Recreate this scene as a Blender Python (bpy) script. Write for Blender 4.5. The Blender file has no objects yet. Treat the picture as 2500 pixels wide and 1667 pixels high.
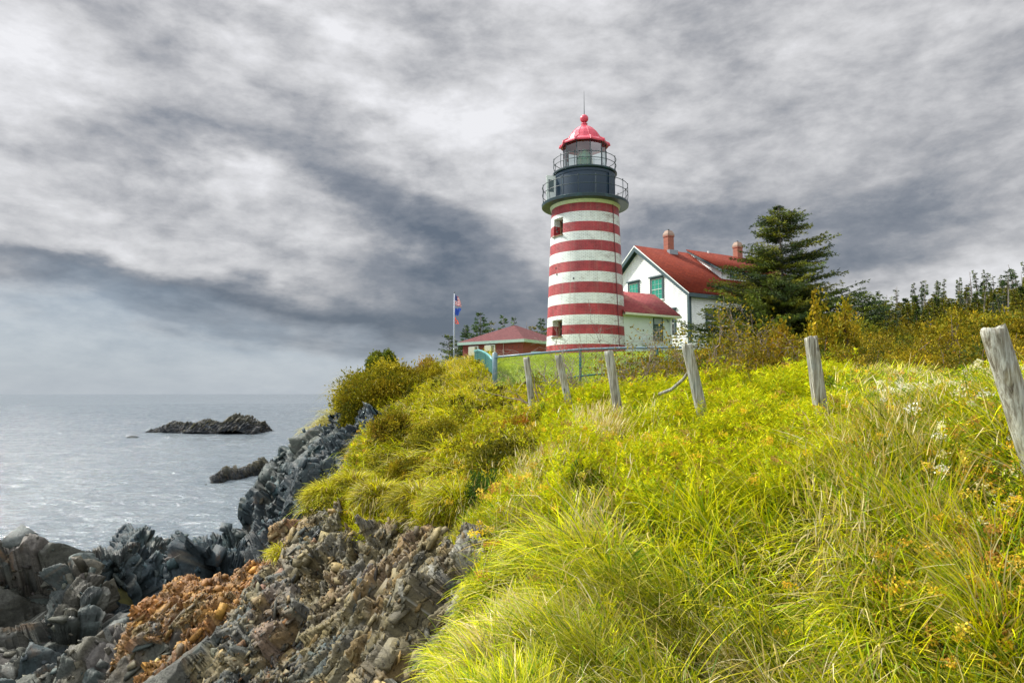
import bpy, bmesh, math, os
import numpy as np
from mathutils import Vector, Matrix
R = math.radians
rng = np.random.default_rng(7)
C = bpy.context.scene.collection
sc = bpy.context.scene
QUICK = os.environ.get('QUICK', '')
H = 12.0                      # eye height above the sea
F = 1667.0                    # focal length in photo pixels (2500 wide)
PITCH = math.atan(127.5 / F)
cP, sP = math.cos(PITCH), math.sin(PITCH)

def at(px, py, Y):
    """world point on the sight line of photo pixel (px,py) at distance Y ahead"""
    a, b = (px - 1250) / F, (833.5 - py) / F
    dx, dy, dz = a, cP - b * sP, sP + b * cP
    k = Y / dy
    return np.array([dx * k, Y, H + dz * k])
def pz(px, py, Y): return at(px, py, Y)[2]
def pxp(px, Y): return (px - 1250) / F * Y * 1.002

# ------------------------------------------------------------ mesh helpers
def np_mesh(name, V, Fc, mat=None, col=None, parent=None, smooth=False, uv=None, mats=None, midx=None):
    V = np.asarray(V, dtype=np.float32); Fc = np.asarray(Fc, dtype=np.int32)
    me = bpy.data.meshes.new(name)
    n = Fc.shape[1]
    me.vertices.add(len(V)); me.vertices.foreach_set('co', V.ravel())
    me.loops.add(Fc.size); me.loops.foreach_set('vertex_index', Fc.ravel())
    me.polygons.add(len(Fc))
    me.polygons.foreach_set('loop_start', np.arange(0, Fc.size, n, dtype=np.int32))
    me.polygons.foreach_set('loop_total', np.full(len(Fc), n, dtype=np.int32))
    if smooth: me.polygons.foreach_set('use_smooth', np.ones(len(Fc), dtype=bool))
    if col is not None:
        a = me.color_attributes.new('Col', 'FLOAT_COLOR', 'POINT')
        c = np.ones((len(V), 4), dtype=np.float32); c[:, :3] = col
        a.data.foreach_set('color', c.ravel())
    if uv is not None:
        l = me.uv_layers.new(name='UVMap')
        l.data.foreach_set('uv', np.asarray(uv, dtype=np.float32)[Fc.ravel()].ravel())
    if midx is not None: me.polygons.foreach_set('material_index', np.asarray(midx, dtype=np.int32))
    me.update(calc_edges=True)
    for m in (mats or [mat]):
        if m: me.materials.append(m)
    o = bpy.data.objects.new(name, me); C.objects.link(o)
    if parent: o.parent = parent
    return o
def tag(o, label=None, cat=None, group=None, kind=None):
    if label: o['label'] = label
    if cat: o['category'] = cat
    if group: o['group'] = group
    if kind: o['kind'] = kind
    return o
def empty(name, loc=(0, 0, 0), rz=0, **k):
    o = bpy.data.objects.new(name, None); C.objects.link(o)
    o.location = loc; o.rotation_euler = (0, 0, rz); o.empty_display_size = .3
    return tag(o, **k)
class MB:
    """collects simple solids, then links them as one mesh object"""
    def __init__(s): s.v = []; s.f = []; s.m = []; s.n = 0; s.mi = 0
    def add(s, V, Fs):
        V = [tuple(map(float, p)) for p in V]
        s.v += V; s.f += [tuple(i + s.n for i in f) for f in Fs]; s.m += [s.mi] * len(Fs); s.n += len(V); return s
    def box(s, c, d, M=None):
        x, y, z = d[0] / 2, d[1] / 2, d[2] / 2
        P = [Vector((sx * x, sy * y, sz * z)) for sx in (-1, 1) for sy in (-1, 1) for sz in (-1, 1)]
        if M is not None: P = [M @ p for p in P]
        P = [p + Vector(c) for p in P]
        return s.add(P, [(0, 1, 3, 2), (4, 6, 7, 5), (0, 4, 5, 1), (2, 3, 7, 6), (0, 2, 6, 4), (1, 5, 7, 3)])
    def tube(s, pts, r, n=8, caps=True):
        pts = [Vector(p) for p in pts]; rs = r if hasattr(r, '__len__') else [r] * len(pts)
        V = []; Fs = []
        for i, p in enumerate(pts):
            t = (pts[min(i + 1, len(pts) - 1)] - pts[max(i - 1, 0)]).normalized()
            a = t.cross(Vector((0, 0, 1)))
            if a.length < .05: a = t.cross(Vector((0, 1, 0)))
            a.normalize(); b = t.cross(a)
            for k in range(n):
                q = 2 * math.pi * k / n
                V.append(p + (a * math.cos(q) + b * math.sin(q)) * rs[i])
        for i in range(len(pts) - 1):
            for k in range(n):
                k2 = (k + 1) % n
                Fs.append((i * n + k, (i + 1) * n + k, (i + 1) * n + k2, i * n + k2))
        if caps: Fs.append(tuple(range(n))); Fs.append(tuple(range((len(pts) - 1) * n, len(pts) * n))[::-1])
        return s.add(V, Fs)
    def lathe(s, prof, n=48, c=(0, 0, 0), ph=0):
        V = []; Fs = []
        for r, z in prof:
            for k in range(n):
                q = 2 * math.pi * k / n + ph
                V.append((c[0] + r * math.sin(q), c[1] - r * math.cos(q), c[2] + z))
        for i in range(len(prof) - 1):
            for k in range(n):
                k2 = (k + 1) % n
                Fs.append((i * n + k, i * n + k2, (i + 1) * n + k2, (i + 1) * n + k))
        return s.add(V, Fs)
    def build(s, name, mat, parent=None, smooth=False, mats=None, loc=None):
        me = bpy.data.meshes.new(name); me.from_pydata(s.v, [], s.f)
        for m in (mats or [mat]): me.materials.append(m)
        if mats: me.polygons.foreach_set('material_index', s.m)
        if smooth: me.polygons.foreach_set('use_smooth', [True] * len(s.f))
        me.update()
        bm = bmesh.new(); bm.from_mesh(me); bmesh.ops.recalc_face_normals(bm, faces=bm.faces); bm.to_mesh(me); bm.free()
        o = bpy.data.objects.new(name, me); C.objects.link(o)
        if parent: o.parent = parent
        if loc is not None: o.location = loc
        return o
def copy_tree(o, parent=None):
    c = o.copy(); C.objects.link(c)
    if parent: c.parent = parent
    for ch in [x for x in bpy.data.objects if x.parent == o]: copy_tree(ch, c)
    return c

# ------------------------------------------------------------ noise (numpy)
def _h(ix, iy, iz, s):
    n = (ix * 374761393 + iy * 668265263 + iz * 2147483647 + s * 974634777) & 0xffffffff
    n = ((n ^ (n >> 13)) * 1274126177) & 0xffffffff
    return ((n ^ (n >> 16)) & 0xffff) / 65535.0
def vnoise(x, y, z=0.0, s=0):
    x = np.asarray(x, dtype=np.float64); y = np.asarray(y, dtype=np.float64); z = np.asarray(z, dtype=np.float64) + 0 * x
    ix, iy, iz = np.floor(x).astype(np.int64), np.floor(y).astype(np.int64), np.floor(z).astype(np.int64)
    fx, fy, fz = x - ix, y - iy, z - iz
    fx, fy, fz = [f * f * (3 - 2 * f) for f in (fx, fy, fz)]
    r = 0
    for a in (0, 1):
        for b in (0, 1):
            for c in (0, 1):
                w = (fx if a else 1 - fx) * (fy if b else 1 - fy) * (fz if c else 1 - fz)
                r = r + w * _h(ix + a, iy + b, iz + c, s)
    return r * 2 - 1
def fbm(x, y, z=0.0, o=4, s=0):
    r = 0; a = 1; t = 0; k = 1
    for i in range(o):
        r = r + a * vnoise(x * k, y * k, z * k, s + i); t += a; a *= .5; k *= 2.03
    return r / t
def sstep(a, b, x): t = np.clip((x - a) / (b - a), 0, 1); return t * t * (3 - 2 * t)

# ------------------------------------------------------------ material helpers
def mat(name, base=(.5, .5, .5), rough=.7, **k):
    m = bpy.data.materials.new(name); m.use_nodes = True
    p = m.node_tree.nodes['Principled BSDF']
    p.inputs['Base Color'].default_value = (*base, 1); p.inputs['Roughness'].default_value = rough
    for kk, v in k.items(): p.inputs[kk].default_value = v
    return m
class NT:
    def __init__(s, m): s.t = m.node_tree; s.n = s.t.nodes; s.p = s.n.get('Principled BSDF')
    def new(s, t, **k):
        n = s.n.new(t)
        for a, v in k.items(): setattr(n, a, v)
        return n
    def set(s, sock, v):
        if isinstance(v, bpy.types.NodeSocket): s.t.links.new(v, sock)
        elif v is not None: sock.default_value = v
    def math(s, op, a, b=None, c=None, clamp=False):
        n = s.new('ShaderNodeMath', operation=op, use_clamp=clamp)
        for i, v in enumerate((a, b, c)): s.set(n.inputs[i], v)
        return n.outputs[0]
    def vmath(s, op, a, b=None):
        n = s.new('ShaderNodeVectorMath', operation=op); s.set(n.inputs[0], a); s.set(n.inputs[1], b); return n.outputs[0]
    def noise(s, vec, scale, detail=4, rough=.55, dist=0.0, out='Fac', **k):
        n = s.new('ShaderNodeTexNoise', **k); s.set(n.inputs['Vector'], vec); n.inputs['Scale'].default_value = scale
        n.inputs['Detail'].default_value = detail; n.inputs['Roughness'].default_value = rough; n.inputs['Distortion'].default_value = dist
        return n.outputs[out]
    def ramp(s, fac, stops, interp='LINEAR'):
        n = s.new('ShaderNodeValToRGB'); s.set(n.inputs[0], fac); cr = n.color_ramp; cr.interpolation = interp
        while len(cr.elements) < len(stops): cr.elements.new(.5)
        for e, (p, c) in zip(cr.elements, stops):
            e.position = p; e.color = (*c, 1) if hasattr(c, '__len__') else (c, c, c, 1)
        return n.outputs[0]
    def mix(s, f, a, b, mode='MIX'):
        n = s.new('ShaderNodeMix', data_type='RGBA', blend_type=mode)
        for i, v in ((0, f), (6, a), (7, b)):
            if isinstance(v, tuple) and len(v) == 3: v = (*v, 1)
            s.set(n.inputs[i], v)
        return n.outputs[2]
    def mapr(s, v, a, b, c, d):
        n = s.new('ShaderNodeMapRange'); n.clamp = True
        for i, q in enumerate((v, a, b, c, d)): s.set(n.inputs[i], q)
        return n.outputs[0]
    def coord(s, k='Object'): return s.new('ShaderNodeTexCoord').outputs[k]
    def mapping(s, v, sc=(1, 1, 1), rot=(0, 0, 0), loc=(0, 0, 0)):
        n = s.new('ShaderNodeMapping'); s.set(n.inputs[0], v); n.inputs['Scale'].default_value = sc
        n.inputs['Rotation'].default_value = rot; n.inputs['Location'].default_value = loc; return n.outputs[0]
    def bump(s, h, strength=.5, dist=.02, nrm=None):
        n = s.new('ShaderNodeBump'); s.set(n.inputs['Height'], h); n.inputs['Strength'].default_value = strength
        n.inputs['Distance'].default_value = dist
        if nrm: s.set(n.inputs['Normal'], nrm)
        return n.outputs[0]
def srgb(r, g, b):
    f = lambda c: (c / 255) / 12.92 if c <= 10 else ((c / 255 + .055) / 1.055) ** 2.4
    return (f(r), f(g), f(b))
def leafmat(name, trans=.35, rough=.6, var=.25, spec=.3):
    """vertex-colour leaf / blade material: diffuse with some light passing through"""
    m = mat(name, rough=rough); t = NT(m)
    a = t.new('ShaderNodeVertexColor', layer_name='Col').outputs[0]
    nz = t.noise(t.coord('Object'), 3.1, 2)
    c = t.mix(1.0, a, t.ramp(nz, [(.3, 1 - var), (.7, 1 + var * .6)]), 'MULTIPLY')
    t.set(t.p.inputs['Base Color'], c); t.p.inputs['Specular IOR Level'].default_value = spec
    tr = t.new('ShaderNodeBsdfTranslucent'); t.set(tr.inputs[0], c)
    mx = t.new('ShaderNodeMixShader'); mx.inputs[0].default_value = trans
    t.set(mx.inputs[1], t.p.outputs[0]); t.set(mx.inputs[2], tr.outputs[0])
    t.set(t.n['Material Output'].inputs[0], mx.outputs[0]); return m

# ------------------------------------------------------------ camera
cam = bpy.data.objects.new('camera', bpy.data.cameras.new('camera')); C.objects.link(cam); sc.camera = cam
cam.location = (0, 0, H); cam.rotation_euler = (R(90) + PITCH, 0, 0)
cam.data.sensor_width = 36; cam.data.lens = 36 * F / 2500; cam.data.clip_end = 60000; cam.data.clip_start = .05
sc.view_settings.view_transform = 'Standard'; sc.view_settings.look = 'None'
sc.view_settings.exposure = .5; sc.view_settings.gamma = 1; sc.view_settings.use_curve_mapping = False
sc.cycles.max_bounces = 6; sc.cycles.transparent_max_bounces = 6; sc.cycles.diffuse_bounces = 3

# ------------------------------------------------------------ sky and sun
SUN_AZ, SUN_EL = R(-66), R(42)
sun = bpy.data.objects.new('sun', bpy.data.lights.new('sun', 'SUN')); C.objects.link(sun)
sun.data.energy = 4.6; sun.data.angle = R(5); sun.data.color = (1, .95, .86)
sd = Vector((math.sin(SUN_AZ) * math.cos(SUN_EL), math.cos(SUN_AZ) * math.cos(SUN_EL), math.sin(SUN_EL)))
sun.rotation_euler = sd.to_track_quat('Z', 'Y').to_euler()

w = bpy.data.worlds.new('World'); sc.world = w; w.use_nodes = True
t = NT(w); t.n.clear()
out = t.new('ShaderNodeOutputWorld'); bg = t.new('ShaderNodeBackground'); t.set(out.inputs[0], bg.outputs[0])
g = t.coord('Generated')
sp = t.new('ShaderNodeSeparateXYZ'); t.set(sp.inputs[0], g); X, Y, Z = sp.outputs
hh = t.math('ADD', t.math('MAXIMUM', Z, 0.0), .10)
cb = t.new('ShaderNodeCombineXYZ'); t.set(cb.inputs[0], t.math('DIVIDE', X, hh)); t.set(cb.inputs[1], t.math('DIVIDE', Y, hh))
plane = cb.outputs[0]
az = t.math('ARCTAN2', X, Y); el = t.math('ARCSINE', Z)
# domain warp: (azimuth, elevation) bent by cloud noise
wn = t.noise(t.mapping(plane, (.9, .55, 1), (0, 0, R(12))), 1.0, 5, .5, .15, out='Color')
wv = t.new('ShaderNodeSeparateXYZ'); t.set(wv.inputs[0], wn)
wn2 = t.noise(t.mapping(g, (8, 8, 18)), 1.0, 5, .55, .0, out='Color')
wv2 = t.new('ShaderNodeSeparateXYZ'); t.set(wv2.inputs[0], wn2)
fade = t.mapr(el, 0.0, .5, .35, 1.0)
azw = t.math('ADD', az, t.math('ADD', t.math('MULTIPLY', t.math('SUBTRACT', wv.outputs[0], .5), .44), t.math('MULTIPLY', t.math('SUBTRACT', wv2.outputs[0], .5), .22)))
elw = t.math('ADD', el, t.math('MULTIPLY', fade, t.math('ADD', t.math('MULTIPLY', t.math('SUBTRACT', wv.outputs[1], .5), .24), t.math('MULTIPLY', t.math('SUBTRACT', wv2.outputs[1], .5), .13))))
def skyblob(px, py, sx, sy, rot, amp):
    a = math.atan((px - 1250) / F); e = math.atan((961 - py) / F * math.cos(a))
    dx = t.math('SUBTRACT', azw, a); dy = t.math('SUBTRACT', elw, e); c, s_ = math.cos(R(rot)), math.sin(R(rot))
    p = t.math('MULTIPLY', t.math('ADD', t.math('MULTIPLY', dx, c), t.math('MULTIPLY', dy, s_)), F / sx)
    q = t.math('MULTIPLY', t.math('SUBTRACT', t.math('MULTIPLY', dy, c), t.math('MULTIPLY', dx, s_)), F / sy)
    r2 = t.math('ADD', t.math('MULTIPLY', p, p), t.math('MULTIPLY', q, q))
    return t.math('MULTIPLY', t.math('EXPONENT', t.math('MULTIPLY', r2, -.7)), amp * .82)
# px, py, radius x, radius y, rotation (counter-clockwise), brightness
BL = [(60, 90, 230, 150, -20, .2), (80, 220, 170, 70, 0, .16), (690, 110, 70, 120, -30, .24), (560, 190, 80, 60, 0, .2), (860, 210, 140, 45, -35, .2),
 (1000, 290, 150, 60, -25, .26), (1180, 230, 160, 170, 0, .22), (1440, 120, 160, 160, 0, .16), (480, 430, 190, 38, -5, .2), (650, 470, 120, 30, -8, .14), (60, 420, 140, 40, -15, .14),
 (230, 600, 260, 55, -5, .2), (560, 570, 160, 28, -3, .12), (430, 665, 300, 18, -4, .16), (740, 690, 220, 18, -4, .14), (1900, 370, 200, 45, 15, .14), (2430, 330, 160, 60, 25, .2), (2000, 130, 200, 60, 20, .1),
 (2330, 500, 230, 24, 18, .18), (2450, 650, 260, 40, 12, .3), (2150, 690, 260, 30, 0, .12), (1560, 480, 120, 150, 0, .06),
 (2120, 60, 120, 80, 10, .08), (1650, 330, 120, 60, 30, .1), (1300, 560, 140, 60, -30, .1), (1800, 440, 130, 24, -10, .12),
 (390, 90, 160, 45, -30, -.24), (620, 60, 120, 40, -30, -.12), (330, 190, 170, 40, -28, -.1), (700, 230, 110, 50, -40, -.14), (1040, 90, 190, 90, -20, -.24), (230, 335, 380, 40, 0, -.28), (620, 380, 240, 28, -4, -.16),
 (350, 510, 300, 30, -4, -.1), (900, 490, 240, 50, -4, -.2), (1010, 570, 190, 70, -25, -.36), (720, 630, 260, 22, -4, -.2), (90, 655, 190, 20, -6, -.12),
 (560, 735, 420, 40, -5, -.28), (950, 775, 330, 55, -6, -.5), (250, 700, 300, 26, -4, -.08), (1180, 690, 200, 120, -20, -.36), (250, 690, 240, 18, -5, -.22), (1700, 90, 170, 90, 10, -.2), (1850, 490, 220, 90, 0, -.22), (1700, 560, 190, 80, 10, -.26),
 (2180, 560, 330, 44, 20, -.32), (2300, 400, 240, 40, 22, -.24), (2450, 210, 200, 40, 25, -.2), (2060, 270, 330, 60, 22, -.16), (2100, 640, 300, 40, 8, -.2), (1480, 600, 140, 60, 0, -.08)]
B = None
for b in BL:
    v = skyblob(*b); B = v if B is None else t.math('ADD', B, v)
n1 = t.noise(t.mapping(plane, (1.0, .5, 1), (0, 0, R(14)), (3, 1, 0)), 1.25, 7, .55, .0)
n2 = t.noise(t.mapping(plane, (1.0, .42, 1), (0, 0, R(14)), (7, 1, 0)), 4.0, 5, .55, .0)
n3 = t.noise(t.mapping(g, (6.5, 6.5, 15), (0, R(-5), 0)), 1.0, 9, .62, .25)
n4 = t.noise(t.mapping(g, (22, 22, 44)), 1.0, 6, .6, .1)
det = t.mapr(el, .02, .2, .25, 1.0)
B = t.math('ADD', B, t.math('MULTIPLY', det, t.math('ADD', t.math('ADD', t.math('MULTIPLY', t.math('SUBTRACT', n1, .5), .24), t.math('MULTIPLY', t.math('SUBTRACT', n2, .5), .14)), t.math('MULTIPLY', t.math('ADD', t.math('SUBTRACT', n3, .5), t.math('MULTIPLY', t.math('SUBTRACT', n4, .5), .6)), .9))))
B = t.math('ADD', B, t.mapr(el, 0.05, .45, .55, .67))
cl = t.ramp(B, [(0, srgb(100, 110, 124)), (.28, srgb(139, 144, 153)), (.5, srgb(178, 179, 183)), (.72, srgb(212, 212, 214)), (1, srgb(244, 244, 247))])
# pale blue veil low over the sea
veil = t.math('MULTIPLY', t.mapr(t.math('SUBTRACT', elw, t.mapr(az, -.55, -.05, .128, .056)), -.028, .022, 1.0, 0.0), t.mapr(az, -.05, .15, 1.0, .3))
lowc = t.mix(t.mapr(B, .34, .6, 0, 1), srgb(150, 165, 181), srgb(190, 200, 209))
cl = t.mix(t.math('MULTIPLY', veil, .88), cl, lowc)
ns = t.new('ShaderNodeTexSky', sky_type='NISHITA'); ns.sun_disc = False; ns.sun_elevation = SUN_EL; ns.sun_rotation = SUN_AZ
nsc = t.vmath('SCALE', ns.outputs[0]); t.n[-1].inputs['Scale'].default_value = .1
cl = t.mix(.06, cl, nsc)
# extra sky brightness added out of frame: overhead, ahead for sea glitter, behind as fill
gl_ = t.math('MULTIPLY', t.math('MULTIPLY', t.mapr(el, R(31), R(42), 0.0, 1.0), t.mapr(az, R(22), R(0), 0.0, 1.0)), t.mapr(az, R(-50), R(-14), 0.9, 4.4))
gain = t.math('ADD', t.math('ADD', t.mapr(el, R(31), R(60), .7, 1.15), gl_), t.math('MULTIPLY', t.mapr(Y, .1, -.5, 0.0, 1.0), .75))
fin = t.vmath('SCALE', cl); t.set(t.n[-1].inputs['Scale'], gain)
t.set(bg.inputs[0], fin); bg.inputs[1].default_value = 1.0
w.cycles.sampling_method = 'MANUAL'; w.cycles.sample_map_resolution = 512
# ------------------------------------------------------------ sea
def polar(r0, r1, nr, a0, a1, na, closed=False):
    r = np.geomspace(r0, r1, nr); a = np.linspace(a0, a1, na, endpoint=not closed)
    rr, aa = np.meshgrid(r, a, indexing='ij')
    x, y = rr * np.sin(aa), rr * np.cos(aa)
    i = np.arange(nr - 1)[:, None] * na; j = np.arange(na if closed else na - 1)[None, :]; j2 = (j + 1) % na
    Fc = np.stack([i + j, i + na + j, i + na + j2, i + j2], -1).reshape(-1, 4)
    return x.ravel(), y.ravel(), Fc
msea = mat('sea_water', (.10, .13, .15), .10, IOR=1.33)
t = NT(msea); co = t.coord('Object')
mp = t.mapping(co, (1, 2.2, 1), (0, 0, R(8)))
a1 = t.noise(mp, .16, 6, .62, .3); a2 = t.noise(t.mapping(co, (1, 1.7, 1), (0, 0, R(-14))), .75, 5, .6, .2)
geo = t.new('ShaderNodeCameraData').outputs['View Distance'] if False else None
hgt = t.math('ADD', t.math('MULTIPLY', a1, 1.5), t.math('MULTIPLY', a2, .45))
t.set(t.p.inputs['Normal'], t.bump(hgt, .9, .9))
t.p.inputs['Specular IOR Level'].default_value = .9
r_ = np.concatenate([np.geomspace(25, 900, 800, endpoint=False), np.geomspace(900, 30000, 50)]); a_ = np.linspace(R(-55), R(25), 640)
rr_, aa_ = np.meshgrid(r_, a_, indexing='ij'); x, y = (rr_ * np.sin(aa_)).ravel(), (rr_ * np.cos(aa_)).ravel()
i = np.arange(len(r_) - 1)[:, None] * 640; j = np.arange(639)[None, :]; Fc = np.stack([i + j, i + 640 + j, i + 641 + j, i + j + 1], -1).reshape(-1, 4)
d = np.hypot(x, y)
z = ((.5 - np.abs(fbm(x / 6.5, y / 3.0, 0, 4, 11))) * .5 + fbm(x / 2.4, y / 1.3, 0, 2, 13) * .10 + fbm(x / 26, y / 12, 0, 2, 15) * .3) * np.clip(1100 / d - .2, 0, 1)
sea = np_mesh('water', np.stack([x, y, z], 1), Fc, msea, smooth=True); sea['kind'] = 'structure'
# ------------------------------------------------------------ terrain
CP = []
def P(px, py, Y, dz=0.0):
    p = at(px, py, Y); CP.append((p[0], p[1], p[2] - H + dz))
def Q(x, y, z): CP.append((x, y, z))
V_ = -.25   # plants stand on the ground: the soil lies below the visible surface
# meadow
Q(0, 0, -1.75); Q(1.5, -1, -1.7); Q(4, 0, -1.5); Q(0.6, 2, -1.8); Q(10, 3, -.9); Q(-.3, -3, -1.8); Q(20, 0, .2); Q(0, -20, -2); Q(30, -20, 0)
for a in [(1250, 1667, 3.9), (1250, 1400, 5.9), (1250, 1200, 9), (1250, 1050, 12), (1250, 965, 17), (1230, 925, 21.5), (1500, 1667, 3.9), (1500, 1300, 6.2), (1500, 1150, 8), (1500, 1030, 11), (1500, 965, 16), (1480, 935, 21.5),
          (1900, 1667, 4.2), (1900, 1300, 6), (1900, 1120, 7.8), (1900, 975, 11), (1900, 925, 15), (2200, 1250, 5.5), (2200, 1000, 8.5), (2200, 930, 12), (2400, 1667, 4.2), (2400, 1300, 5.0), (2440, 1120, 5.6), (2450, 960, 9), (2450, 880, 16)]: P(*a, V_)
for a in [(1210, 905, 24), (1215, 893, 28), (1260, 880, 34), (1330, 868, 39), (1430, 868, 40.5), (1530, 864, 40), (1640, 862, 44), (1430, 862, 46), (1250, 882, 40)]: P(*a)
Q(1, 62, 2.2); Q(-5, 66, 2.0); Q(12, 47, 2.45); Q(20, 58, 2.7); Q(5, 60, 2.5); Q(13, 38, 2.35)
for a in [(1900, 885, 24), (1900, 850, 38), (2200, 850, 28), (2450, 830, 30), (2200, 820, 50), (2480, 785, 55), (2050, 820, 70)]: P(*a, -.6)
Q(45, 75, 8.2); Q(25, 100, 7.5); Q(60, 100, 11); Q(100, 160, 14); Q(50, 160, 9); Q(15, 95, 4.2); Q(0, 90, 3.2); Q(-6, 80, 1.5); Q(20, 200, 4); Q(-5, 130, -14); Q(-20, 110, -18); Q(80, 40, 7); Q(60, 0, 3)
# left flank, above the cliff
for a in [(1160, 885, 30), (1100, 925, 30), (1100, 965, 22), (1100, 1060, 15.5), (1150, 1200, 10), (1110, 1300, 8.8), (1000, 945, 29), (970, 1010, 24), (950, 1110, 17.5), (950, 1220, 13.3), (930, 1275, 12),
          (860, 1100, 19.5), (800, 1180, 18), (750, 1265, 15.3), (860, 1275, 13)]: P(*a, V_)
P(1090, 905, 46); P(1060, 902, 36, -.2); P(1110, 896, 48)
# mound and the cliff beneath it
for a in [(945, 900, 30.5), (1015, 905, 31), (880, 925, 30), (860, 975, 28.5)]: P(*a, -.5)
for a in [(880, 1020, 27.2), (850, 1065, 26), (830, 1110, 25), (780, 1130, 25), (845, 985, 29)]: P(*a)
# far shoulder
for a in [(838, 1000, 48), (800, 1025, 44), (760, 1068, 41), (732, 1105, 38), (760, 1110, 33), (720, 1140, 33.5), (690, 1190, 33)]: P(*a, -.4)
Q(-14, 62, -9); Q(-18, 55, -13); Q(-20, 44, -13); Q(-17.5, 44, -10); Q(-8, 60, -1); Q(-14, 50, -5); Q(-22, 40, -14); Q(-10, 80, -10); Q(-20, 80, -20)
# cliff below the grass edge
for a in [(1080, 1400, 7.6), (1060, 1540, 6.6), (1040, 1667, 5.9), (960, 1330, 10.6), (930, 1400, 9.7), (930, 1550, 8.6), (930, 1667, 7.9), (820, 1310, 12.8), (800, 1400, 11.6), (800, 1550, 10), (800, 1667, 9), (740, 1320, 13.9),
          (690, 1370, 14.3), (660, 1450, 12.9), (670, 1560, 11.2), (660, 1667, 10.2), (620, 1400, 15.2)]: P(*a)
Q(-2.2, 3, -4.2); Q(-4, 5, -5); Q(-2, 0, -4); Q(-6, 0, -8); Q(-6, 8, -5.6); Q(-9, 6, -8); Q(-10, 12, -7); Q(-16, 10, -11)
# orange knoll
for a in [(470, 1412, 15.8), (540, 1425, 15.4), (430, 1470, 14.8), (530, 1540, 13.2), (420, 1600, 13), (480, 1667, 11.8), (320, 1590, 14.5), (300, 1667, 13.2), (600, 1600, 11.4)]: P(*a)
Q(-8.2, 18.6, -6.6); Q(-9.6, 17.2, -6.3); Q(-6.3, 18.5, -5.8); Q(-10.2, 15.6, -6.4)
# middle dark ridge
for a in [(300, 1298, 24.5), (350, 1293, 24), (420, 1300, 25), (470, 1318, 26), (530, 1312, 27), (590, 1262, 30), (640, 1225, 32), (690, 1205, 33), (450, 1410, 21.8), (340, 1400, 21.5), (280, 1450, 20.8), (600, 1360, 24), (660, 1330, 22.5), (690, 1270, 26.5)]: P(*a, -.45)
Q(-14, 29, -12); Q(-18, 27, -13); Q(-10, 35, -13); Q(-14, 37, -14); Q(-7.4, 22, -6.1)
# left block
for a in [(110, 1322, 20.6), (210, 1335, 19.6), (60, 1365, 21.2), (0, 1390, 21.8), (-120, 1420, 21), (150, 1400, 19.2), (100, 1500, 17.5), (60, 1600, 16.3), (0, 1667, 15.5), (-150, 1667, 15.2), (240, 1400, 18.8), (290, 1500, 16.9), (200, 1600, 15.6), (180, 1667, 14.6)]: P(*a, -.35)
Q(-15, 24, -13); Q(-20, 25, -14); Q(-10.8, 21.5, -9); Q(-25, 18, -13); Q(-25, 12, -12)
Q(-40, 40, -22); Q(-60, 10, -25); Q(-30, 70, -22); Q(-40, 120, -25); Q(-30, 0, -18); Q(-20, -15, -14); Q(-6, -12, -6); Q(-80, 80, -30); Q(-15, 180, -22); Q(-40, -40, -20)
Q(200, 100, 15); Q(200, -50, 10); Q(150, 300, 0); Q(50, 350, -15); Q(0, -100, -5); Q(-50, 300, -30); Q(300, 300, -15)
CP = np.array(CP)
def _k(d2): return np.sqrt(d2 + .5)
_A = _k(((CP[:, None, :2] - CP[None, :, :2]) ** 2).sum(-1)); _n = len(CP)
_W = np.linalg.solve(_A + np.eye(_n) * -2e-2, CP[:, 2] - CP[:, 2].mean()); _M = CP[:, 2].mean()
def inpoly(x, y, poly):
    r = np.zeros(np.shape(x), bool); n = len(poly)
    for i in range(n):
        x1, y1 = poly[i]; x2, y2 = poly[(i + 1) % n]
        c = ((y1 > y) != (y2 > y)) & (x < (x2 - x1) * (y - y1) / (y2 - y1 + 1e-12) + x1); r ^= c
    return r
def xy(px, py, Y): p = at(px, py, Y); return (p[0], p[1])
VEG = [(-.9, -30), (-.7, 1.5), (-.62, 4.5), xy(1090, 1667, 6.0), xy(1165, 1520, 6.4), xy(1215, 1380, 7.5), xy(1130, 1320, 8.8), xy(980, 1285, 11.2), xy(880, 1290, 12.6), xy(830, 1270, 14.0), xy(785, 1300, 14.4), xy(782, 1235, 16.2), xy(835, 1160, 18.6),
       xy(855, 1110, 21.4), xy(905, 1060, 22), xy(945, 1010, 24.5), xy(900, 1000, 27.6), xy(848, 985, 28.6), xy(838, 930, 30), (-8.6, 33), (-10.5, 45), (-9, 60), (-8, 85), (10, 200), (400, 300), (400, -100), (-.9, -100)]
VEG2 = [xy(828, 985, 46.5), xy(835, 1035, 32), xy(815, 1045, 32), xy(745, 1110, 36), xy(770, 1060, 40), xy(800, 1010, 44)]
def vegmask(x, y):
    """1 on planted ground, 0 on bare rock (edge frayed by noise)"""
    k = np.clip(np.hypot(x, y) / 12, .6, 3)
    xx = x + vnoise(x * 1.6, y * 1.6, 0, 5) * .22 * k; yy = y + vnoise(x * 1.6, y * 1.6, 0, 6) * .22 * k
    return inpoly(xx, yy, VEG) | inpoly(xx, yy, VEG2)
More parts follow.
